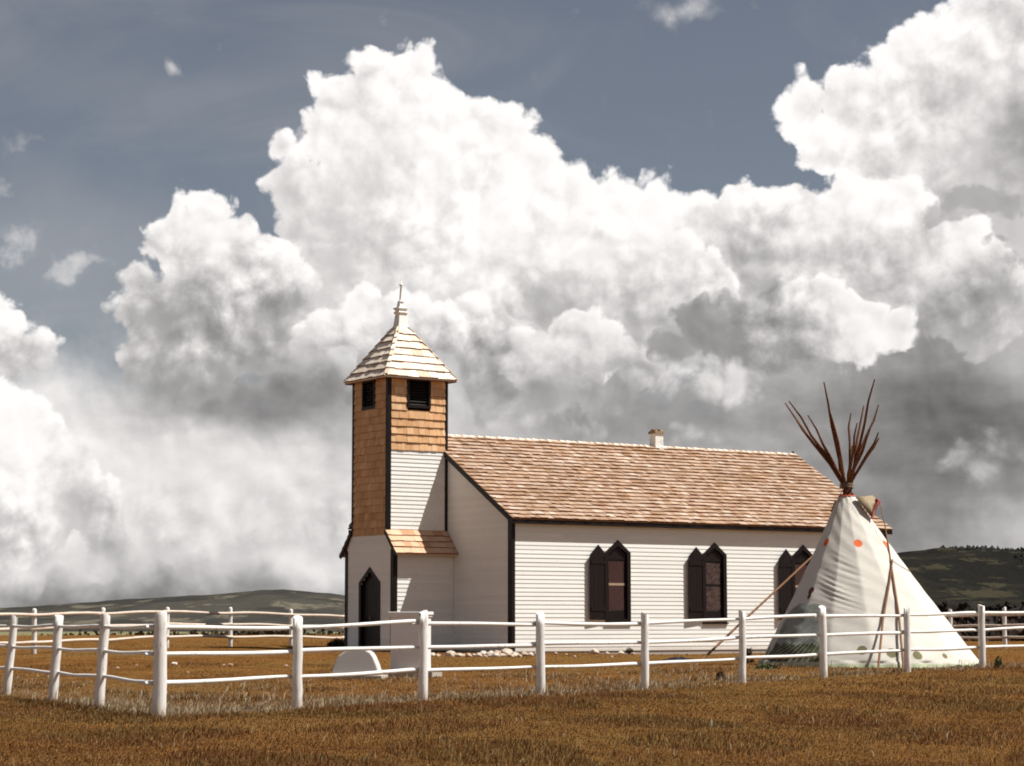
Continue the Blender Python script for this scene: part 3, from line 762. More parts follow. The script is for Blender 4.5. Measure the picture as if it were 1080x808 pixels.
def grass_mat():
    m, t, p = new_mat('dry prairie ground'); geo = t.n.new('ShaderNodeNewGeometry'); co = geo.outputs['Position']
    x, y, z = t.sep(co)
    a = t.noise(co, .12, 5, .6); b = t.noise(co, 1.1, 6, .65); c = t.noise(co, 9, 5, .7)
    col = t.mix(t.ss(b, .35, .66), (.125, .054, .016), (.215, .10, .030))
    col = t.mix(t.ss(a, .42, .62, 0, .55), col, (.18, .105, .034))
    col = t.mix(t.ss(c, .50, .75, 0, .6), col, (.27, .15, .052))
    col = t.mix(t.ss(c, .46, .30, 0, .7), col, (.09, .04, .015))
    far = t.ss(t.v('LENGTH', co), 150, 420)
    col = t.mix(far, col, (.17, .155, .085))
    t.put(p.inputs['Base Color'], col); p.inputs['Roughness'].default_value = 1.0; p.inputs['Specular IOR Level'].default_value = .0
    bump(t, p, t.m('ADD', c, t.m('MULTIPLY', b, 2.0)), 1.0, .10)
    return m
M['ground'] = grass_mat()
radii = np.concatenate([np.linspace(2, 100, 150), np.geomspace(101, 400, 60), np.geomspace(420, 30000, 40)])
a1 = np.radians(np.concatenate([np.linspace(-20, 20, 161), np.linspace(21, 339, 90)]))
A, R = np.meshgrid(a1, radii); gx, gy = R * np.sin(A), R * np.cos(A)
gzv = ground_z(gx, gy)
nr_, na = gx.shape
verts = np.stack([gx, gy, gzv], -1).reshape(-1, 3)
faces = [(i * na + j, i * na + (j + 1) % na, (i + 1) * na + (j + 1) % na, (i + 1) * na + j) for i in range(nr_ - 1) for j in range(na)]
verts = np.vstack([verts, [[0, 0, gz(0, 1)]]]); faces += [(len(verts) - 1, (j + 1) % na, j) for j in range(na)]
me = bpy.data.meshes.new('ground'); me.from_pydata(verts.tolist(), [], faces); me.materials.append(M['ground'])
me.polygons.foreach_set('use_smooth', [True] * len(faces)); me.update()
g_ob = bpy.data.objects.new('ground', me); COL.objects.link(g_ob); tag(g_ob, kind='structure', label='dry brown prairie ground reaching to the hills')

# ---- grass blades: one mass
def grass_blade_mat():
    m, t, p = new_mat('dry grass blades'); tint = t.attr('rnd'); geo = t.n.new('ShaderNodeNewGeometry')
    a = t.noise(geo.outputs['Position'], .28, 5, .6); b = t.noise(geo.outputs['Position'], 1.6, 3, .6)
    pale = t.attr('pale')
    dark = t.ramp(tint, [(0, (.110, .044, .013)), (.4, (.185, .077, .022)), (.8, (.245, .110, .032)), (.95, (.33, .18, .060)), (1, (.44, .30, .14))])
    light = t.ramp(tint, [(0, (.26, .16, .075)), (.5, (.42, .34, .21)), (1, (.62, .54, .40))])
    dark = t.mix(t.ss(a, .44, .58, 0, .7), dark, t.v('MULTIPLY', dark, (.86, 1.18, 1.1)))
    dark = t.mix(t.ss(b, .40, .62, .0, .7), dark, t.v('MULTIPLY', dark, (.70, .62, .56)))
    c = t.mix(pale, dark, light)
    t.put(p.inputs['Base Color'], c); p.inputs['Roughness'].default_value = .8; p.inputs['Specular IOR Level'].default_value = .1
    tr = t.node('ShaderNodeBsdfTranslucent', None, {'Color': c}); mx = t.node('ShaderNodeMixShader', None, {0: .22, 1: p.outputs[0], 2: tr.outputs[0]})
    t.l.new(mx.outputs[0], [n for n in t.n if n.type == 'OUTPUT_MATERIAL'][0].inputs[0])
    return m
M['blades'] = grass_blade_mat()
FL = [(6,42.0),(55,39.2),(103,36.0),(168,32.6),(313,35.2),(446,37.6),(570,40.0),(680,42.3),(783,44.6),(869,46.8),(957,49.2),(1036,51.8),(1120,55)]
FLX = np.array([a for a, _ in FL], float); FLD = np.array([b for _, b in FL])
def make_grass(n, dmin, dmax, power, seed, hscale=1.0, wscale=1.0):
    rg = np.random.default_rng(seed)
    u = rg.random(n); D = (dmin ** (1 - power) + u * (dmax ** (1 - power) - dmin ** (1 - power))) ** (1 / (1 - power))
    px = rg.uniform(-330, 1420, n)
    x = (px - CX) / FPX * D * math.cos(PITCH); y = D
    fd = np.interp(px, FLX, FLD)
    off = y - fd                                        # distance behind the fence line
    wob = 1.2 * np.sin(x * .7) + .8 * np.sin(x * 1.9 + 1)
    pale = np.exp(-((off - .8 - .3 * wob) / 2.3) ** 2) * (off > -.9 - .25 * wob) 
    pale = np.maximum(pale, .28 * ((off > 0) & (off < 12)))
    pale *= (.55 + .45 * np.sin(x * .9 + y * .35) ** 2)
    pale *= .6; pale[(px > 780)] *= .75
    ispale = rg.random(n) < pale
    h = rg.gamma(4, .0082, n) * np.where(ispale, 2.2, 1.0) * hscale * np.where(off < 0, 1.15, 1.0)
    tall = rg.random(n) < .0012; h = np.where(tall, rg.uniform(.08, .17, n), h); ispale = ispale | tall
    h *= .75 + .6 * (np.sin(x * 1.3 + 2 * np.sin(y * .31)) * np.sin(y * .8 + x * .4) > .1)
    h = np.minimum(h, .42)
    h *= np.where(off > 9, .65, 1.0)
    wd = rg.uniform(.0022, .0048, n) * wscale * (1 + D / 40)
    yaw = rg.uniform(0, 2 * np.pi, n); lean = rg.uniform(.05, .75, n); la = rg.normal(.6, 1.3, n)
    zb = ground_z(x, y) - .01
    B = np.stack([x, y, zb], -1)
    side = np.stack([np.cos(yaw), np.sin(yaw) * .3, np.zeros(n)], -1) * wd[:, None]
    ld = np.stack([np.cos(la), np.sin(la), np.zeros(n)], -1)
    up = np.array([0, 0, 1.0])
    mid = B + up * (h * .6)[:, None] + ld * (h * lean * .3)[:, None]
    tip = B + up * (h * (1 - lean * .25))[:, None] + ld * (h * lean)[:, None]
    V = np.stack([B - side, B + side, mid + side * .75, mid - side * .75, tip], 1).reshape(-1, 3)
    return V, rg.random(n) ** np.where(ispale, 1, 1.15), np.where(ispale, rg.uniform(.6, 1, n), rg.uniform(0, .12, n)), n, x, y
def inside_clear(x, y):
    """no grass under the church, the tipi and the stones"""
    q = np.stack([x - 0, y - 73.0], -1); ex_ = np.array([math.sin(PHI), math.cos(PHI)]); ey_ = np.array([-math.cos(PHI), math.sin(PHI)])
    lx, ly = q @ ex_, q @ ey_
    a = (lx > 0) & (lx < NL) & (ly > -.02) & (ly < NW); b = (lx > XT) & (lx <= 0) & (ly > YT0 - SK) & (ly < YT1 + SK)
    c = np.hypot(x - TIPI[0], y - TIPI[1]) < 2.72
    return a | b | c
TIPI = (8.87, 54.6)
parts_ = [make_grass(340000, 19, 40, 1.6, 1), make_grass(230000, 32, 56, 1.3, 2), make_grass(65000, 50, 120, 1.2, 3, 1.0, 1.5)]
Vs, Rn, Pl = [], [], []
for V, r_, p_, n, x, y in parts_:
    keep = ~inside_clear(x, y); V = V.reshape(-1, 5, 3)[keep]; Vs.append(V); Rn.append(r_[keep]); Pl.append(p_[keep])
V = np.concatenate(Vs); Rn = np.concatenate(Rn); Pl = np.concatenate(Pl); n = len(V)
me = bpy.data.meshes.new('grass'); me.vertices.add(n * 5); me.vertices.foreach_set('co', V.reshape(-1).astype(np.float32))
idx = np.arange(n, dtype=np.int32)[:, None] * 5
loops = np.concatenate([idx + np.array([0, 1, 2, 3], np.int32), idx + np.array([3, 2, 4], np.int32)], 1).ravel()
me.loops.add(n * 7); me.loops.foreach_set('vertex_index', loops)
me.polygons.add(n * 2)
st = np.stack([np.arange(n) * 7, np.arange(n) * 7 + 4], 1).ravel().astype(np.int32); me.polygons.foreach_set('loop_start', st)
me.update(calc_edges=True)
for nm, ar in (('rnd', Rn), ('pale', Pl)):
    a_ = me.attributes.new(nm, 'FLOAT', 'FACE'); a_.data.foreach_set('value', np.repeat(ar, 2).astype(np.float32))
me.materials.append(M['blades'])
gr = bpy.data.objects.new('grass', me); COL.objects.link(gr)
tag(gr, 'short dry brown prairie grass with paler tufts along the rail fence', 'grass', kind='stuff')
# ------------------------------------------------------------------ rail fences
def log_pts(a, b, sag=.0, n=9, wob=.012):
    a, b = Vector(a), Vector(b); out = []
    ph = random.uniform(0, 6); ph2 = random.uniform(0, 6)
    for i in range(n + 1):
        t = i / n; p = a.lerp(b, t); p.z += math.sin(t * 5 + ph) * wob - sag * math.sin(math.pi * t); p.y += math.sin(t * 4 + ph2) * wob
        out.append(p)
    return out
def post_mesh(h, r, lean=(0, 0), round_top=False, n=14):
    mb = MB(); m = 9; pts = []; rad = []
    for i in range(m + 1):
        t = i / m; z = -.25 + (h + .25) * t
        pts.append((lean[0] * t + random.uniform(-.006, .006), lean[1] * t + random.uniform(-.006, .006), z)); rad.append(r * (1.06 - .10 * t) * random.uniform(.985, 1.015))
    if round_top:
        pts += [(lean[0], lean[1], h + r * .45), (lean[0], lean[1], h + r * .7)]; rad += [r * .75, r * .3]
    else:
        pts += [(lean[0] * 1.0, lean[1], h + .010)]; rad += [r * .93]
    mb.tube(pts, rad, n=n, wob=.02)
    return mb
def fence(name, label, spots, hts, rads, rail_z, rail_r, side, leans=None, group='whitewashed rail fences round the churchyard', round_top=False, first=0, last=0, wob=.008, hang=None):
    """spots: ground points of the posts; side: which side of the posts the rails are on (+1 = behind)"""
    base = spots[0]
    f = empty(name, base); tag(f, label, 'fence', group)
    for i, s in enumerate(spots):
        pm = post_mesh(hts[i], rads[i], (leans[i] if leans else (random.uniform(-.02, .02), 0)), round_top)
        o = pm.build('post', M['log_white'], f); o.location = s - base
    dirs = []
    for i in range(len(spots) - 1):
        a, b = spots[i], spots[i + 1]; d = (b - a); d.z = 0; d.normalize(); nrm = Vector((-d.y, d.x, 0)) * side
        if nrm.y * side < 0: nrm = -nrm
        for k, z in enumerate(rail_z):
            offa = nrm * (rads[i] + rail_r * .55); offb = nrm * (rads[i + 1] + rail_r * .55)
            ext = .13 if i % 2 else .20
            hz = hts[i] / 1.45; hz2 = hts[i + 1] / 1.45
            # each log tapers, and overlaps the next one at the post
            flip = (i + k) % 2
            A = a + offa + Vector((0, 0, z * hz)) - d * ext; B = b + offb + Vector((0, 0, z * hz2 + random.uniform(-.025, .025))) + d * .10
            A.z += (.03 if i % 2 else -.03) * (1 if k % 2 else .6) * .5
            pts = log_pts(A, B, random.uniform(.0, .012), wob=wob)
            r0, r1 = rail_r * random.uniform(.98, 1.12), rail_r * random.uniform(.78, .92)
            if flip: r0, r1 = r1, r0
            n = len(pts) - 1; rad = [r0 + (r1 - r0) * j / n for j in range(n + 1)]
            rad[0] *= .75; rad[-1] *= .75
            mb = MB(); mb.tube([p - base for p in pts], rad, n=9, wob=.05); mb.build('rail', M['log_white'], f)
    return f
RZ = (1.285, .90, .49)
# front fence, from the stout corner post to beyond the right edge
fpx = [168, 313, 446, 570, 680, 783, 869, 957, 1036, 1112]
fdd = [32.6, 35.2, 37.6, 40.0, 42.3, 44.6, 46.8, 49.2, 51.8, 54.8]
sp = [on_ground(p, d) for p, d in zip(fpx, fdd)]
tops = [649, 652, 646, 648, 648, 645, 641, 641, 639, 637]
ht = [at(p, t, d).z - s.z for p, t, d, s in zip(fpx, tops, fdd, sp)]
fence('rail_fence', 'front whitewashed log rail fence, from the stoutest post past the church and tipi', sp, ht,
      [.102, .082, .080, .082, .075, .074, .081, .076, .081, .076], RZ, .036, 1)
# left side fence, running from the corner post to the left edge
lpx = [168, 103, 55, 6, -52]; ldd = [32.6, 36.0, 39.2, 42.0, 45.5]; ltop = [649, 650, 650, 651, 651]
sp2 = [on_ground(p, d) for p, d in zip(lpx, ldd)]
ht2 = [at(p, t, d).z - s.z for p, t, d, s in zip(lpx, ltop, ldd, sp2)]
base = sp2[0]
f2 = empty('rail_fence', sp2[1]); tag(f2, 'short run of whitewashed rail fence with leaning posts, left of the stout corner post', 'fence', 'whitewashed rail fences round the churchyard')
for i in (1, 2, 3, 4):
    o = post_mesh(ht2[i], (.102, .082, .082, .074, .076)[i], ((0, 0), (.10, 0), (.09, 0), (.13, 0), (.08, 0))[i]).build('post', M['log_white'], f2); o.location = sp2[i] - sp2[1]
for i in range(4):
    a, b = sp2[i], sp2[i + 1]
    for k, z in enumerate(RZ):
        A = a + Vector((-.10 if i == 0 else -.02, .06, z * ht2[i] / 1.45)); B = b + Vector((.05, .09, z * ht2[i + 1] / 1.45))
        pts = log_pts(A, B, .008, wob=.012)
        mb = MB(); mb.tube([p - sp2[1] for p in pts], [.026 + .006 * random.random() for _ in pts], n=8, wob=.06); mb.build('rail', M['log_white'], f2)
# far fence behind the churchyard, left of the tower
bpx = [-30, 36, 107, 176, 243, 307, 364, 420]; bdd = [63.5, 67, 71, 75, 79, 83.5, 88, 92]
btop = [643, 642.5, 641.5, 641, 641, 643, 646.5, 648]
sp3 = [on_ground(p, d) for p, d in zip(bpx, bdd)]
ht3 = [at(p, t, d).z - s.z for p, t, d, s in zip(bpx, btop, bdd, sp3)]
rails3 = [[649.5, 648, 647, 645.5, 646.5, 647.7, 650.5, 652], [664, 662.5, 661, 658.5, 658.5, 660, 662, 664], [679, 677, 675, 671.5, 671.5, 671.8, 672.5, 675]]
f3 = empty('rail_fence', sp3[0]); tag(f3, 'far rail fence with rounded white post tops, behind the yard left of the tower', 'fence', 'whitewashed rail fences round the churchyard')
for i in range(len(sp3)):
    o = post_mesh(ht3[i] - .03, .075, (random.uniform(-.03, .03), 0), True).build('post', M['log_white'], f3); o.location = sp3[i] - sp3[0]
for i in range(len(sp3) - 1):
    for k in range(3):
        A = at(bpx[i], rails3[k][i], bdd[i] - .16); B = at(bpx[i + 1], rails3[k][i + 1], bdd[i + 1] - .16); d = (B - A).normalized()
        pts = log_pts(A - d * .25, B + d * .12, .0, wob=.02)
        mb = MB(); mb.tube([p - sp3[0] for p in pts], [.045 + .006 * random.random() for _ in pts], n=8, wob=.06); mb.build('rail', M['log_far'], f3)
# side fence at the far right
rpx = [948, 1003, 1060, 1128]; rdd = [86.5, 82.5, 78.5, 74.5]; rtop = [645, 643.5, 641.5, 640]
sp4 = [on_ground(p, d) for p, d in zip(rpx, rdd)]
ht4 = [at(p, t, d).z - s.z for p, t, d, s in zip(rpx, rtop, rdd, sp4)]
f4 = empty('rail_fence', sp4[0]); tag(f4, 'distant rail fence in front of the dark wooded hill, right of the tipi', 'fence', 'whitewashed rail fences round the churchyard')
for i in range(4):
    o = post_mesh(ht4[i], .075, (0, 0)).build('post', M['log_white'], f4); o.location = sp4[i] - sp4[0]
r4 = [[651, 649.5, 648.5, 647], [661, 660.3, 660, 659], [674, 673, 672.3, 672]]
for i in range(3):
    for k in range(3):
        A = at(rpx[i], r4[k][i], rdd[i] - .14); B = at(rpx[i + 1], r4[k][i + 1], rdd[i + 1] - .14); d = (B - A).normalized()
        mb = MB(); mb.tube([p - sp4[0] for p in log_pts(A - d * .2, B + d * .1, 0, wob=.015)], .045, n=8, wob=.06); mb.build('rail', M['log_far'], f4)
# ------------------------------------------------------------------ tipi
TC = Vector((8.87, 54.6, 0)); TC.z = -1.13; TR, TH_, TLEAN, TTOP = 2.78, 4.20, Vector((-.52, 0, 0)), .20
NPOLE = 15
def t_rad(t): return TR * (1 - t) + TTOP * t - .05 * math.sin(math.pi * t)
def t_surf(al, t, off=0.0, wr=True):
    """al: angle from the side facing the camera, positive to the right; t: 0 foot .. 1 top"""
    r = t_rad(t)
    seg = 2 * math.pi / NPOLE; a = (al + .12) % seg - seg / 2
    fac = math.cos(seg / 2) / math.cos(a)
    r *= fac
    if wr:
        al_ = (al + math.pi) % (2 * math.pi) - math.pi
        k = math.exp(-((al_ + .50) / .30) ** 2) * math.exp(-((t - .46) / .15) ** 2)
        s = t * 95 + 3.2 * math.sin(al_ * 2.3 + 1) + 5 * al_ + .8 * math.sin(t * 21 + al_ * 5)
        r += k * .030 * (abs(math.sin(s)) ** .6 * 1.6 - .9) * (.6 + .4 * math.sin(al_ * 9 + t * 30))
        r += .004 * math.sin(t * 17 + al_ * 4) * math.sin(al_ * 6.3 + 1) + .004 * math.sin(t * 60 + al_ * 11)
        if t < .04: r += .03 * math.sin(al_ * 13) + .02 * math.sin(al_ * 31)
    r += off
    c = TC + TLEAN * t
    return Vector((c.x + r * math.sin(al), c.y - r * math.cos(al), c.z + TH_ * t))
def t_solve(px, py):
    t, D = .4, 53.0
    al = 0
    for _ in range(25):
        p = at(px, py, D); t = max(-.02, min(1, (p.z - TC.z) / TH_)); r = t_rad(t)
        s = max(-1, min(1, (p.x - TC.x - TLEAN.x * t) / r)); al = math.asin(s); D = TC.y - r * math.cos(al)
    return al, t
tipi = empty('tipi', TC)
tag(tipi, 'pale canvas tipi painted with orange dots, its bare lodge poles fanning above', 'tipi')
def canvas_mat(name, base, dots=(), band=True):
    m, t, p = new_mat(name); co = obj_co(t); x, y, z = t.sep(co)
    n = t.noise(co, 1.3, 5, .6); n2 = t.noise(t.v('MULTIPLY', co, (1, 1, 4)), 6, 4, .6)
    c = t.mix(n, tuple(b * .84 for b in base), base)
    c = t.mix(t.ss(n2, .52, .78, 0, .35), c, tuple(b * .80 for b in base))
    low = t.m('ADD', z, t.m('MULTIPLY', n, .3)); c = t.mix(t.ss(low, .75, .12, 0, .35), c, (.42, .38, .30))
    if band:
        c = t.mix(t.ss(t.m('ADD', z, t.m('MULTIPLY', n, .10)), .17, .13), c, (.42, .46, .30))
    for pt, r, colr in dots:
        d = t.v('DISTANCE', co, tuple(pt)); d = t.m('ADD', d, t.m('MULTIPLY_ADD', n2, .03, -.015))
        c = t.mix(t.ss(d, r + .008, r - .008), c, colr)
    t.put(p.inputs['Base Color'], c); p.inputs['Roughness'].default_value = .85; p.inputs['Specular IOR Level'].default_value = .1
    bump(t, p, t.m('ADD', n2, t.noise(co, 60, 2)), .35, .012)
    tr = t.node('ShaderNodeBsdfTranslucent', None, {'Color': c}); mx = t.node('ShaderNodeMixShader', None, {0: .14, 1: p.outputs[0], 2: tr.outputs[0]})
    t.l.new(mx.outputs[0], [k for k in t.n if k.type == 'OUTPUT_MATERIAL'][0].inputs[0])
    return m
dots = []
OR = (.80, .17, .06)
for (px, py) in ((871, 572), (905, 573)): dots.append((t_surf(*t_solve(px, py)) - TC, .108, OR))
for k in range(2, 6): dots.append((t_surf(t_solve(905, 573)[0] + .98 * (k - 1), t_solve(905, 573)[1]) - TC, .108, OR))
for (px, py, r) in ((909, 686, .125), (941, 689, .13), (968, 691, .12), (998, 692, .07)): dots.append((t_surf(*t_solve(px, py)) - TC, r, (.20, .185, .10)))
al_, t_ = t_solve(855, 623); dots.append((t_surf(al_, t_) - TC, .105, (.13, .045, .035)))
al_, t_ = t_solve(853, 629); dots.append((t_surf(al_, t_) - TC, .075, (.13, .045, .035)))
al_, t_ = t_solve(797, 689); dots.append((t_surf(al_, t_) - TC, .20, (.20, .27, .08)))
M['canvas'] = canvas_mat('sun bleached canvas', (.76, .715, .635), dots)
NA, NTI = NPOLE * 16, 150
vs = []; fs = []
for i in range(NTI + 1):
    for j in range(NA): vs.append(t_surf(2 * math.pi * j / NA, i / NTI) - TC)
for i in range(NTI):
    for j in range(NA): fs.append((i * NA + j, i * NA + (j + 1) % NA, (i + 1) * NA + (j + 1) % NA, (i + 1) * NA + j))
mb = MB(); mb.add(vs, fs, smooth=True); mb.build('cover', M['canvas'], tipi)
# orange rim round the smoke hole
M['orange'] = mat_paint('orange red cloth edge', (.62, .13, .06), wear=.02)
M['red'] = mat_paint('faded red cloth edge', (.30, .06, .04), wear=.04)
mb = MB(); mb.tube([t_surf(2 * math.pi * j / 24, 1.0, .005, False) - TC for j in range(25)], .018, n=6, cap=False); mb.build('rim', M['orange'], tipi)
# painted panel on the front, dark and gathered at the foot
def panel_mat():
    m, t, p = new_mat('grey green painted cloth'); co = obj_co(t); x, y, z = t.sep(co)
    n = t.noise(co, 2.2, 5, .6); n2 = t.noise(co, 9, 4, .6)
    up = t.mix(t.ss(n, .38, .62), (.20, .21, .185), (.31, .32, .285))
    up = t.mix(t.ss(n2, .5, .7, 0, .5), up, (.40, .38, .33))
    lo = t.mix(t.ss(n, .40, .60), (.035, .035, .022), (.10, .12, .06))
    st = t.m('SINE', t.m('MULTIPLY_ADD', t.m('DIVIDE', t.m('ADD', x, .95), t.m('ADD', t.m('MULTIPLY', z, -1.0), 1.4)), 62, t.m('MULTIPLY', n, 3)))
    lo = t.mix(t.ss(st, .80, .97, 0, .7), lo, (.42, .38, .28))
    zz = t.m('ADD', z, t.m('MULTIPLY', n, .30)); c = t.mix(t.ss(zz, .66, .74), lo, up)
    t.put(p.inputs['Base Color'], c); p.inputs['Roughness'].default_value = .9
    bump(t, p, t.m('ADD', t.m('MULTIPLY', st, .25), n2), .5, .03)
    return m
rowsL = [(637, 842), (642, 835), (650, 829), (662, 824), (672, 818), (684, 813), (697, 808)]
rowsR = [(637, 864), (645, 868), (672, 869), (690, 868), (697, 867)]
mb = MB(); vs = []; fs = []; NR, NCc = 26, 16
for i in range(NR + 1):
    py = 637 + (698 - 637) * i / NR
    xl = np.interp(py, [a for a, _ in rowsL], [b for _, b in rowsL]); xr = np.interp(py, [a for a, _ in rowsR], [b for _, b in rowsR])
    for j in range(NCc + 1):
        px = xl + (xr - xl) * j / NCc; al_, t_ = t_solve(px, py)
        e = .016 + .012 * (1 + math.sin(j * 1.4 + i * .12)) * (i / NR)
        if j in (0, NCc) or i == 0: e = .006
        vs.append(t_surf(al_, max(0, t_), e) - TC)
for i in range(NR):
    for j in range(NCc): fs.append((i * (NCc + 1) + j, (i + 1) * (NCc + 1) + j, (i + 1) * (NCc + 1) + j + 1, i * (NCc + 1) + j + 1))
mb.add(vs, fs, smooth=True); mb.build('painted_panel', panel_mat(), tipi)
# smoke flap
D0 = 54.4
fl = [(902, 524, D0 - .1), (912, 523.5, D0 + .15), (920.5, 522.5, D0 + .2), (924, 526, D0 + .1), (927.3, 529, D0), (923.5, 534, D0), (921.5, 540, D0 - .1), (920, 547, D0 - .25), (911, 535, D0 - .25)]
pts = [at(*q) for q in fl]
M['flap'] = mat_paint('tan smoke flap', (.34, .25, .14), wear=.1, var=.2)
mb = MB(); c0 = sum(pts, Vector()) / len(pts); n = len(pts)
off = Vector((0, .02, 0))
mb.add([p - TC for p in pts] + [c0 - TC + Vector((0, .10, 0))] + [p + off - TC for p in pts] + [c0 - TC + Vector((0, .12, 0))],
       [(i, (i + 1) % n, n) for i in range(n)] + [(n + 1 + (i + 1) % n, n + 1 + i, 2 * n + 1) for i in range(n)] + [(i, n + 1 + i, n + 1 + (i + 1) % n, (i + 1) % n) for i in range(n)], smooth=True)
flap = mb.build('smoke_flap', M['flap'], tipi)
mb = MB(); mb.tube([q - TC for q in (pts[3], pts[4], pts[5], pts[6], pts[7])], [.02, .05, .045, .035, .02], n=8); mb.build('flap_binding', M['red'], flap)
# the other flap, on the far side
mb = MB(); b_ = [at(886, 526, D0 + .1), at(880, 529, D0 + .5), at(876, 540, D0 + .7), at(883, 545, D0 + .55)]
mb.add([q - TC for q in b_] + [q + Vector((.0, .02, 0)) - TC for q in b_], [(0, 1, 2, 3), (7, 6, 5, 4), (0, 4, 5, 1), (1, 5, 6, 2), (2, 6, 7, 3), (3, 7, 4, 0)]); mb.build('smoke_flap', M['flap'], tipi)
# lodge poles: each runs from the foot of the cover through the crossing to its tip
X = at(893, 513, 54.62)
tips = [(828, 425, 1), (832, 423, -1), (852, 438, 1), (863, 458, -1), (869, 403, -1), (883, 463, 1), (897.5, 436, 1), (904, 446, -1), (899, 470, 1), (922.5, 400, -1), (926.5, 427, 1), (926.5, 456, -1), (927, 462, 1), (838, 440, -1), (876, 436, -1), (911, 428, 1), (918, 452, -1)]
for i, (px, py, sg) in enumerate(tips):
    q = at(px, py, 54.5); h = q.z - X.z; dxx = q.x - X.x; k = .50 * h
    dd = sg * math.sqrt(max(.02, k * k - dxx * dxx)) if abs(dxx) < k else sg * .1
    tip = at(px, py, 54.5 + dd); jit = Vector((random.uniform(-.06, .06) + .05 * (1 if dxx > 0 else -1), random.uniform(-.02, .06), random.uniform(-.05, .05)))
    P0 = X + jit; d = (P0 - tip)
    # foot: keep inside the cover
    s = (P0.z - TC.z) / (P0.z - tip.z) * -1
    s = (TC.z - P0.z) / (P0.z - tip.z); s = abs(s)
    foot = P0 + d * s; v = Vector((foot.x - TC.x, foot.y - TC.y, 0)); 
    if v.length > TR - .42: v = v.normalized() * (TR - .42)
    foot = Vector((TC.x + v.x, TC.y + v.y, TC.z))
    # where the pole passes under the cover
    pts_ = [foot, foot.lerp(P0, .5), P0.lerp(foot, .08), P0, P0.lerp(tip, .3), P0.lerp(tip, .6), P0.lerp(tip, .8), tip]
    for q_ in (4, 5, 6): pts_[q_] = pts_[q_] + Vector((random.uniform(-.045, .045), 0, random.uniform(-.02, .02)))
    # below the smoke hole the pole stays inside the cloth
    mb = MB(); mb.tube([q - TC for q in pts_], [.056, .050, .044, .042, .038, .032, .026, .015], n=8, wob=.08)
    mb.build('lodge_pole', M['pole'], tipi)
# lacing pins / tie rope at the crossing
mb = MB(); mb.tube([X + Vector((.17 * math.cos(a), .17 * math.sin(a), -.05 + a * .006)) - TC for a in [i * .5 for i in range(40)]], .012, n=5); mb.build('lashing', M['rope'], tipi)
mb = MB(); q0 = t_surf(*t_solve(886, 527), .03); mb.tube([X + Vector((-.1, -.16, -.05)) - TC, at(887, 520, 54.2) - TC, q0 - TC, t_surf(*t_solve(880, 548), .03) - TC], .010, n=5)
mb.build('tie_cord', M['rope'], tipi)

def lone_pole(pts, rad, label, group, mat='pole_tan'):
    o = empty('flap_pole', pts[0]); 
    mb = MB(); mb.tube([p - pts[0] for p in pts], rad, n=9, wob=.06)
    bpy.data.objects.remove(o)
    ob = mb.build('flap_pole', M[mat]); ob.location = pts[0]
    tag(ob, label, 'pole', group); return ob
def near(px, py, off):
    al, t = t_solve(px, py); p = t_surf(al, t, 0, False); return at(px, py, p.y - off)
g0 = at(953, 699, 51.7); g0.z = gz(g0.x, g0.y) - .03
lone_pole([g0, near(948, 648, .07), near(942.5, 612, .055), near(937, 577, .06), at(933.5, 555, 54.0), at(927.5, 529, 54.3)], [.030, .028, .026, .024, .014, .008],
          'tall bent brown pole on the tipi front, rising to the red edged smoke flap', 'poles propping the smoke flaps')
g1 = at(926, 701, 51.2); g1.z = gz(g1.x, g1.y) - .03
lone_pole([g1, near(931, 655, .10), near(938, 615, .10), near(941.5, 590, .13)], [.030, .028, .024, .016],
          'short brown pole leaning on the tipi front, crossing the taller bent pole', 'poles propping the smoke flaps')
g2 = at(733, 702, 54.6); g2.z = gz(g2.x, g2.y) - .04
lone_pole([g2, at(781, 657.5, 55.6), at(829, 613, 56.8), at(862, 582, 57.7), at(880, 562, 58.0)], [.032, .031, .028, .024, .018],
          'long brown pole slanting up behind the left edge of the tipi', 'poles propping the smoke flaps')
mb = MB(); mb.tube([near(939, 590, .06), t_surf(*t_solve(950, 597), .02), t_surf(*t_solve(958, 602), .02), t_surf(*t_solve(964, 603), .015)], .007, n=5)
c_ = mb.build('guy_cord', M['rope']); tag(c_, 'thin dark cord lying across the right side of the tipi canvas', 'cord')
# ------------------------------------------------------------------ monuments, stones, plants
def bevel(o, w=.02, seg=2):
    b = o.modifiers.new('bevel', 'BEVEL'); b.width = w; b.segments = seg; b.limit_method = 'ANGLE'; return o
# pillar monument
D = 48.0; s = on_ground(433, D); s.z = at(433, 713, D).z
mon = empty('pillar_monument', s, math.radians(-16)); tag(mon, 'grey rectangular stone monument with a flat moulded cap, in front of the church', 'monument')
mb = MB(); mb.box((0, 0, .05), (1.22, .70, .16)); bevel(mb.build('plinth', M['stone_base'], mon), .015)
mb = MB(); mb.box((0, 0, .70), (.80, .40, 1.16)); bevel(mb.build('shaft', M['stone_pale'], mon), .012)
mb = MB(); mb.box((0, 0, 1.295), (.85, .45, .05)); mb.box((0, 0, 1.352), (.89, .48, .07)); bevel(mb.build('cap', M['stone_pale'], mon), .012)
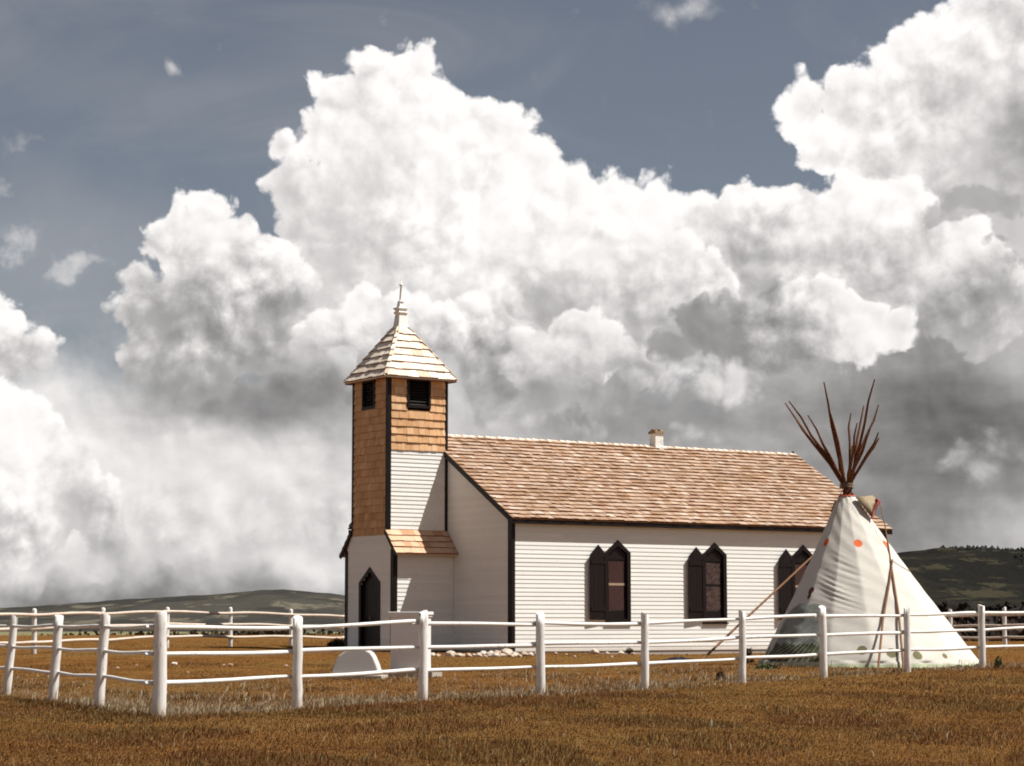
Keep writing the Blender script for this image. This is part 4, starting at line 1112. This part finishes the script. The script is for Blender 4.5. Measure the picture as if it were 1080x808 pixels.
# rounded marker
D = 46.5; s = on_ground(377, D); s.z = at(377, 714, D).z
mk = empty('rounded_marker', s, math.radians(-10)); tag(mk, 'low round topped grey stone marker beside the pillar monument', 'grave marker')
prof = [(-.55, 0), (-.53, .12), (-.45, .34), (-.38, .45), (-.24, .55), (-.10, .605), (.04, .61), (.16, .59), (.30, .51), (.36, .43), (.44, .26), (.49, .12), (.51, 0)]
fr = lambda u, v, w: (u, -.16 + w + v * .10, v)
mb = MB(); mb.prism(prof, .34, fr); bevel(mb.build('stone_slab', M['stone'], mk), .03, 3)
mb = MB(); mb.box((0, .06, .0), (1.16, .62, .08)); bevel(mb.build('plinth', M['stone_base'], mk), .015)
# rubble along the foundation
M['rock'] = mat_shake('tan field stone', [(.50, .38, .28), (.62, .52, .42), (.42, .29, .20), (.66, .58, .50)], gs=(1, 1, 1))
def rock(px, py, D, r, label, group, flat=.75, mat='rock'):
    p = at(px, py, D); p.z = gz(p.x, p.y) 
    bm = bmesh.new(); bmesh.ops.create_icosphere(bm, subdivisions=3, radius=1)
    o3 = Vector((random.random() * 50, random.random() * 50, random.random() * 50))
    import mathutils
    sx, sy, sz = random.uniform(.85, 1.25), random.uniform(.8, 1.1), flat * random.uniform(.8, 1.1)
    for v in bm.verts:
        n = mathutils.noise.noise(v.co * 1.3 + o3) * .35 + mathutils.noise.noise(v.co * 3.1 + o3) * .12
        v.co = v.co * (1 + n); v.co = Vector((v.co.x * sx * r, v.co.y * sy * r, v.co.z * sz * r))
    for f in bm.faces: f.smooth = True
    me = bpy.data.meshes.new('rock'); bm.to_mesh(me); bm.free(); me.materials.append(M[mat])
    a_ = me.attributes.new('tint', 'FLOAT', 'FACE'); tv = random.random(); a_.data.foreach_set('value', [tv] * len(me.polygons))
    o = bpy.data.objects.new('rock', me); COL.objects.link(o); o.location = (p.x, p.y, p.z + r * .28); o.rotation_euler = (0, 0, random.uniform(0, 6))
    tag(o, label, 'rock', group); return o
GR = 'rubble stones at the foot of the church wall'
rub = 'small tan fieldstone in the rubble heap by the dark corner board of the church'
rock(474.7, 699, 66.5, .155, 'round tan stone at the left end of the rubble, nearest the pillar monument', GR, .9)
rock(534.4, 698, 67.5, .20, 'largest tan stone, on top of the rubble just left of the church corner', GR, .95)
rock(627, 691, 71.5, .16, 'pale stone against the church wall between the corner and the first window', GR)
for (px, D, r) in [(456, 67, .09), (462, 66, .08), (484, 66, .12), (494, 65.5, .11), (489, 66.6, .08), (505, 66.5, .10), (510, 67.5, .13), (516.5, 66.2, .13), (522.7, 65.8, .12), (526, 67.8, .16), (530, 66, .10), (543, 66.4, .14), (553, 67, .13),
                   (548, 65.5, .08), (538, 66, .10), (560, 67.2, .11), (566, 68.5, .09), (571, 67.8, .07), (500, 67.2, .07), (519, 68.2, .14), (512, 65.4, .07), (478, 67.3, .09)]:
    rock(px, 690, D, r, rub, GR)
for (px, D, r) in [(597, 69, .05), (606, 66, .05), (640, 71, .08), (586, 70, .07), (668, 70.5, .07), (645, 66, .045), (680, 68, .05), (655, 73, .09)]:
    rock(px, 690, D, r, 'small stone lying loose in the grass in front of the long white wall', 'loose stones along the long wall')
rock(183.6, 709, 53, .085, 'larger whitish stone in the brown grass right of the stout corner post', 'pale stones scattered in the yard left of the church')
for (px, D, r) in [(124, 52, .035), (144, 53, .035), (198, 50, .04), (236, 53, .04), (243, 53.4, .05), (302, 54, .04)]:
    rock(px, 700, D, r, 'small pale stone scattered in the brown yard left of the church', 'pale stones scattered in the yard left of the church', .6)
# black sheet
M['black'] = mat_paint('black sheeting', (.012, .012, .014), worn=(.03, .03, .03), wear=.05, rough=.45)
D = 58.5; p0 = at(716, 690, D); p0.z = gz(p0.x, p0.y)
bm = MB(); vs = []; fs = []; NX, NY = 22, 12
import mathutils
for j in range(NY + 1):
    for i in range(NX + 1):
        x = (i / NX - .5) * .84; y = (j / NY - .5) * .7; e = max(0, 1 - (abs(x) / .42) ** 3) * max(0, 1 - (abs(y) / .35) ** 3)
        z = .01 + e * (.05 + .10 * abs(mathutils.noise.noise(Vector((x * 4, y * 4, 3)))) + .05 * mathutils.noise.noise(Vector((x * 11, y * 9, 1))))
        vs.append((x * (1 + .12 * math.sin(j * 1.7)), y * (1 + .15 * math.sin(i * .9)), z))
for j in range(NY):
    for i in range(NX): a = j * (NX + 1) + i; fs.append((a, a + 1, a + NX + 2, a + NX + 1))
bm.add(vs, fs, smooth=True); bk = bm.build('plastic_sheet', M['black']); bk.location = p0 + Vector((0, 0, .03)); tag(bk, 'crumpled black sheet lying in the grass in front of the second window', 'sheet')

# ---- weeds and shrubs
def leaf_mat(name, a, b):
    m, t, p = new_mat(name); tint = t.attr('tint')
    t.put(p.inputs['Base Color'], t.mix(tint, a, b)); p.inputs['Roughness'].default_value = .8; return m
M['shrub'] = leaf_mat('dark shrub leaves', (.030, .022, .010), (.085, .055, .024))
M['weed'] = leaf_mat('green weed leaves', (.045, .06, .018), (.13, .16, .05))
M['twig'] = leaf_mat('brown twigs', (.05, .03, .018), (.10, .06, .03))
def shrub(name, base, w_, h_, n, mat, label, cat, leaf=.05, group=None):
    r_ = empty(name, base); tag(r_, label, cat, group)
    mb = MB()
    for k in range(9):
        a = random.uniform(0, 6.28); e = Vector((math.cos(a) * w_ * .35, math.sin(a) * w_ * .3, h_ * random.uniform(.5, .95)))
        mb.tube([(0, 0, -.05), e * .5 + Vector((0, 0, .04)), e], [.012, .008, .004], n=5)
    mb.build('stems', M['twig'], r_)
    mb = MB()
    for k in range(n):
        a = random.uniform(0, 6.28); rr = math.sqrt(random.random()); z = random.random() ** .8
        c = Vector((math.cos(a) * rr * w_ / 2 * (1 - .45 * z), math.sin(a) * rr * w_ * .4 * (1 - .45 * z), z * h_ * (1 - .35 * rr * rr) * random.uniform(.7, 1.08)))
        R = mathutils.Euler((random.uniform(-1.3, 1.3), random.uniform(-1.3, 1.3), random.uniform(0, 6))).to_matrix(); s = leaf * random.uniform(.5, 1.4)
        mb.add([c + R @ Vector(q) for q in ((-s * .4, 0, 0), (0, -s * .2, s), (s * .4, 0, 0), (0, .1 * s, -s * .6))], [(0, 1, 2, 3)])
    mb.build('foliage', mat, r_); return r_
def gp(px, D): return on_ground(px, D)
shrub('shrub', gp(356, 80), 1.1, .42, 900, M['shrub'], 'low dark bush against the left side of the tower foot', 'shrub', .06)
shrub('weed', gp(788, 55.6), .42, .45, 260, M['shrub'], 'dark weed beside the left foot of the tipi', 'weed', .05)
shrub('weed', gp(760, 46.3), .24, .24, 160, M['shrub'], 'small dark tuft near the fence, between the slanting pole and the next post', 'weed', .035)
shrub('weed', gp(1053, 51.6), .22, .32, 110, M['weed'], 'green weed in the grass right of the tipi beside the fence', 'weed', .05)
shrub('weed', gp(808, 51.6), .7, .10, 260, M['weed'], 'flat green weed patch at the left front foot of the tipi', 'weed', .05)
shrub('weed', gp(664, 72.5), .35, .24, 160, M['shrub'], 'dark weed against the long white wall below the first window', 'weed', .04)
# ------------------------------------------------------------------ hills and far woods
from mathutils import noise as mn
def fbm(x, y, o=5, seed=0.0): return mn.fractal(Vector((x, y, seed)), .9, 2.1, o)
def hill_mat(name, dark, mid, pale, sc, haze_mix, haze_col):
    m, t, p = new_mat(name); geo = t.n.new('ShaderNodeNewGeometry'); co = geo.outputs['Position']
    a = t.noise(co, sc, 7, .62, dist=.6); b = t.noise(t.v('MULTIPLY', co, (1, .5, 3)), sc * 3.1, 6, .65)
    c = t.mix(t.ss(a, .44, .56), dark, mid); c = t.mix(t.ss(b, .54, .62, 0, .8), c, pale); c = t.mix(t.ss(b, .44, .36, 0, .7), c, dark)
    c = t.mix(haze_mix, c, haze_col)  # distance haze painted in as an even blue-grey mix
    t.put(p.inputs['Base Color'], c); p.inputs['Roughness'].default_value = 1; p.inputs['Specular IOR Level'].default_value = 0
    bump(t, p, b, .8, 6.0)
    return m
def hill(name, crest, d_base, d_crest, d_back, zbase, mat, nx, ny, rough, label, seed):
    cx_ = [a for a, _ in crest]; cy_ = [b for _, b in crest]
    vs = []; fs = []
    pxs = np.linspace(cx_[0], cx_[-1], nx)
    for j in range(ny + 1):
        for i, px in enumerate(pxs):
            f = j / ny
            D = d_base + (d_crest - d_base) * min(1, f / .75) if f < .75 else d_crest + (d_back - d_crest) * (f - .75) / .25
            g = min(1, f / .75); prof = g ** 1.15 * (1.25 - .25 * g) if f < .75 else 1 - ((f - .75) / .25) ** 1.5
            zc = at(px, float(np.interp(px, cx_, cy_)), d_crest).z
            x = (px - CX) / FPX * D
            z = zbase + (zc - zbase) * prof
            k = math.sin(math.pi * min(1, f / .78)) if f < .78 else 0
            s_ = (d_crest - d_base)
            z += rough * k * (fbm(x / s_ * 3.0, D / s_ * 3.0, 5, seed)) * (zc - zbase)
            z += rough * .05 * (zc - zbase) * fbm(x / s_ * 22, D / s_ * 22, 3, seed + 5) * (1 if f > 0 else 0)
            vs.append((x, D, z))
    for j in range(ny):
        for i in range(nx - 1): a = j * nx + i; fs.append((a, a + 1, a + nx + 1, a + nx))
    me = bpy.data.meshes.new(name); me.from_pydata(vs, [], fs); me.materials.append(mat); me.polygons.foreach_set('use_smooth', [True] * len(fs)); me.update()
    o = bpy.data.objects.new(name, me); COL.objects.link(o); tag(o, kind='structure', label=label)
    return vs, pxs, nx, ny
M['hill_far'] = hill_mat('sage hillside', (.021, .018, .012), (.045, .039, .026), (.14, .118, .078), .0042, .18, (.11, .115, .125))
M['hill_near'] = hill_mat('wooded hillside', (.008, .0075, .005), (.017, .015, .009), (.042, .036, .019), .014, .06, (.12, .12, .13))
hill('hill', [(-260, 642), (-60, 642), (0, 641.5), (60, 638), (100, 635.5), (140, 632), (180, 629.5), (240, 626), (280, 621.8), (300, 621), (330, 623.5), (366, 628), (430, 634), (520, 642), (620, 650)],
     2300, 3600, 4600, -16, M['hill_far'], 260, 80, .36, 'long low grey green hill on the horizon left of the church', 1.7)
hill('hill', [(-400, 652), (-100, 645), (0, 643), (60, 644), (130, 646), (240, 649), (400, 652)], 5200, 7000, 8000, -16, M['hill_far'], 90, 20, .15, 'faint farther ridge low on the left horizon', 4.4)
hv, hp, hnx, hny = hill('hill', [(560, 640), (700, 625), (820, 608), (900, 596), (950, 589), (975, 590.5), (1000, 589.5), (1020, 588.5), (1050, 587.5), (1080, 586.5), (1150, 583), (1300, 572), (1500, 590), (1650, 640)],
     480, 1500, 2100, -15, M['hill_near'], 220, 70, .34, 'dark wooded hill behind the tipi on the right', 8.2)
# conifers, one mass each
M['fir'] = leaf_mat('dark conifer needles', (.010, .007, .005), (.022, .014, .009))
M['fir_far'] = leaf_mat('hillside conifers', (.007, .0075, .005), (.018, .017, .010))
M['brush'] = leaf_mat('reddish bare brush', (.016, .009, .006), (.045, .022, .012))
def fir(mb, p, h, r, tiers, n):
    ph = random.random() * 6; t0 = random.random()
    for k in range(tiers):
        z0 = h * (.10 + .82 * k / tiers); z1 = h * (.10 + .82 * (k + 1.7) / tiers); z1 = min(z1, h); rr = r * (1 - k / tiers) * random.uniform(.8, 1.1) + .04 * r
        vs = [(p[0], p[1], p[2] + z1)]
        for i in range(2 * n):
            a = ph + math.pi * i / n + random.uniform(-.15, .15); q = rr * (1 if i % 2 else .55) * random.uniform(.75, 1.15)
            vs.append((p[0] + q * math.cos(a), p[1] + q * math.sin(a), p[2] + z0 + random.uniform(-.03, .05) * h))
        mb.add(vs, [(0, 1 + i, 1 + (i + 1) % (2 * n)) for i in range(2 * n)], tint=min(1, max(0, t0 + random.uniform(-.25, .25))))
mb = MB(); cnt = 0
rr_ = random.Random(5)
for _ in range(60000):
    if cnt > 5200: break
    i = rr_.randrange(int(hnx * .30), hnx - int(hnx * .25)); j = rr_.randrange(1, int(hny * .80))
    x, y, z = hv[j * hnx + i]
    x += rr_.uniform(-6, 6); y += rr_.uniform(-12, 12)
    if fbm(x * .006, y * .004, 4, 3.3) + .25 * (j > hny * .70) + (.25 if j < hny * .2 else 0) > .02:
        fir(mb, (x, y, z - 1), rr_.uniform(1.6, 2.6) * (1 if j < hny * .66 else .75), rr_.uniform(1.5, 2.6), 2, 3); cnt += 1
o = mb.build('hillside_forest', M['fir_far']); tag(o, 'dark conifer forest covering the hill on the right', 'forest', kind='stuff')
def leafy(mb, c, w_, h, n, s0, s1):
    """crown of loose leaf clumps, fuller low down"""
    t0 = rr_.random()
    for q in range(n):
        v = rr_.random() ** 1.2; a = rr_.uniform(0, 6.283); r = w_ * .5 * math.sqrt(rr_.random()) * (1.05 - .85 * v ** 1.6)
        p = Vector((c[0] + r * math.cos(a), c[1] + r * math.sin(a), c[2] + h * v)); s = rr_.uniform(s0, s1)
        R = mathutils.Euler((rr_.uniform(-1, 1), rr_.uniform(-1, 1), rr_.uniform(0, 6))).to_matrix()
        mb.add([p + R @ Vector(k) for k in ((-s, 0, -.3 * s), (.1 * s, .2 * s, s), (s * .9, 0, 0), (0, -.2 * s, -s))], [(0, 1, 2, 3)], tint=min(1, max(0, t0 + rr_.uniform(-.3, .3))))
mb = MB()
for _ in range(520):
    D = rr_.uniform(300, 470); px = rr_.uniform(900, 1165); x = (px - CX) / FPX * D
    topz = (654 - rr_.triangular(636, 652, 645)) / FPX * D
    leafy(mb, (x, D, -13), rr_.uniform(4, 7.5), topz + 13, 46, .35, .95)
o = mb.build('wood', M['fir']); tag(o, 'dark band of trees between the fence and the wooded hill on the right', 'wood', kind='stuff')
mb = MB()
for _ in range(620):
    D = rr_.uniform(128, 235); px = rr_.uniform(900, 1170); x = (px - CX) / FPX * D; zb = gz(x, D)
    topz = (654 - rr_.triangular(644, 672, 662)) / FPX * D
    if topz - zb < .4: continue
    leafy(mb, (x, D, zb), rr_.uniform(1.2, 3.2), topz - zb, 44, .10, .34)
o = mb.build('brush', M['brush']); tag(o, 'reddish dark brush at the edge of the field on the right', 'brush', kind='stuff')
mb = MB()
for _ in range(230):
    D = rr_.uniform(165, 200); px = rr_.choice([rr_.uniform(240, 305), rr_.uniform(130, 370), rr_.uniform(-20, 370)]); x = (px - CX) / FPX * D; zb = gz(x, D); c = Vector((x, D, zb))
    for q in range(26):
        c2 = c + Vector((rr_.gauss(0, 1.3), rr_.gauss(0, .6), abs(rr_.gauss(0, .22)))); s = rr_.uniform(.08, .2)
        R = mathutils.Euler((rr_.uniform(0, 3), rr_.uniform(0, 3), 0)).to_matrix()
        mb.add([c2 + R @ Vector(v) for v in ((-s, 0, 0), (0, 0, s), (s, 0, 0), (0, 0, -s))], [(0, 1, 2, 3)])
o = mb.build('scrub', M['shrub']); tag(o, 'thin line of dark scrub along the far edge of the field', 'scrub', kind='stuff')
scene.cycles.use_adaptive_sampling = True; scene.cycles.adaptive_threshold = .02; scene.cycles.adaptive_min_samples = 8
scene.cycles.max_bounces = 5; scene.cycles.diffuse_bounces = 3; scene.cycles.transparent_max_bounces = 8
scene.cycles.filter_width = 1.9
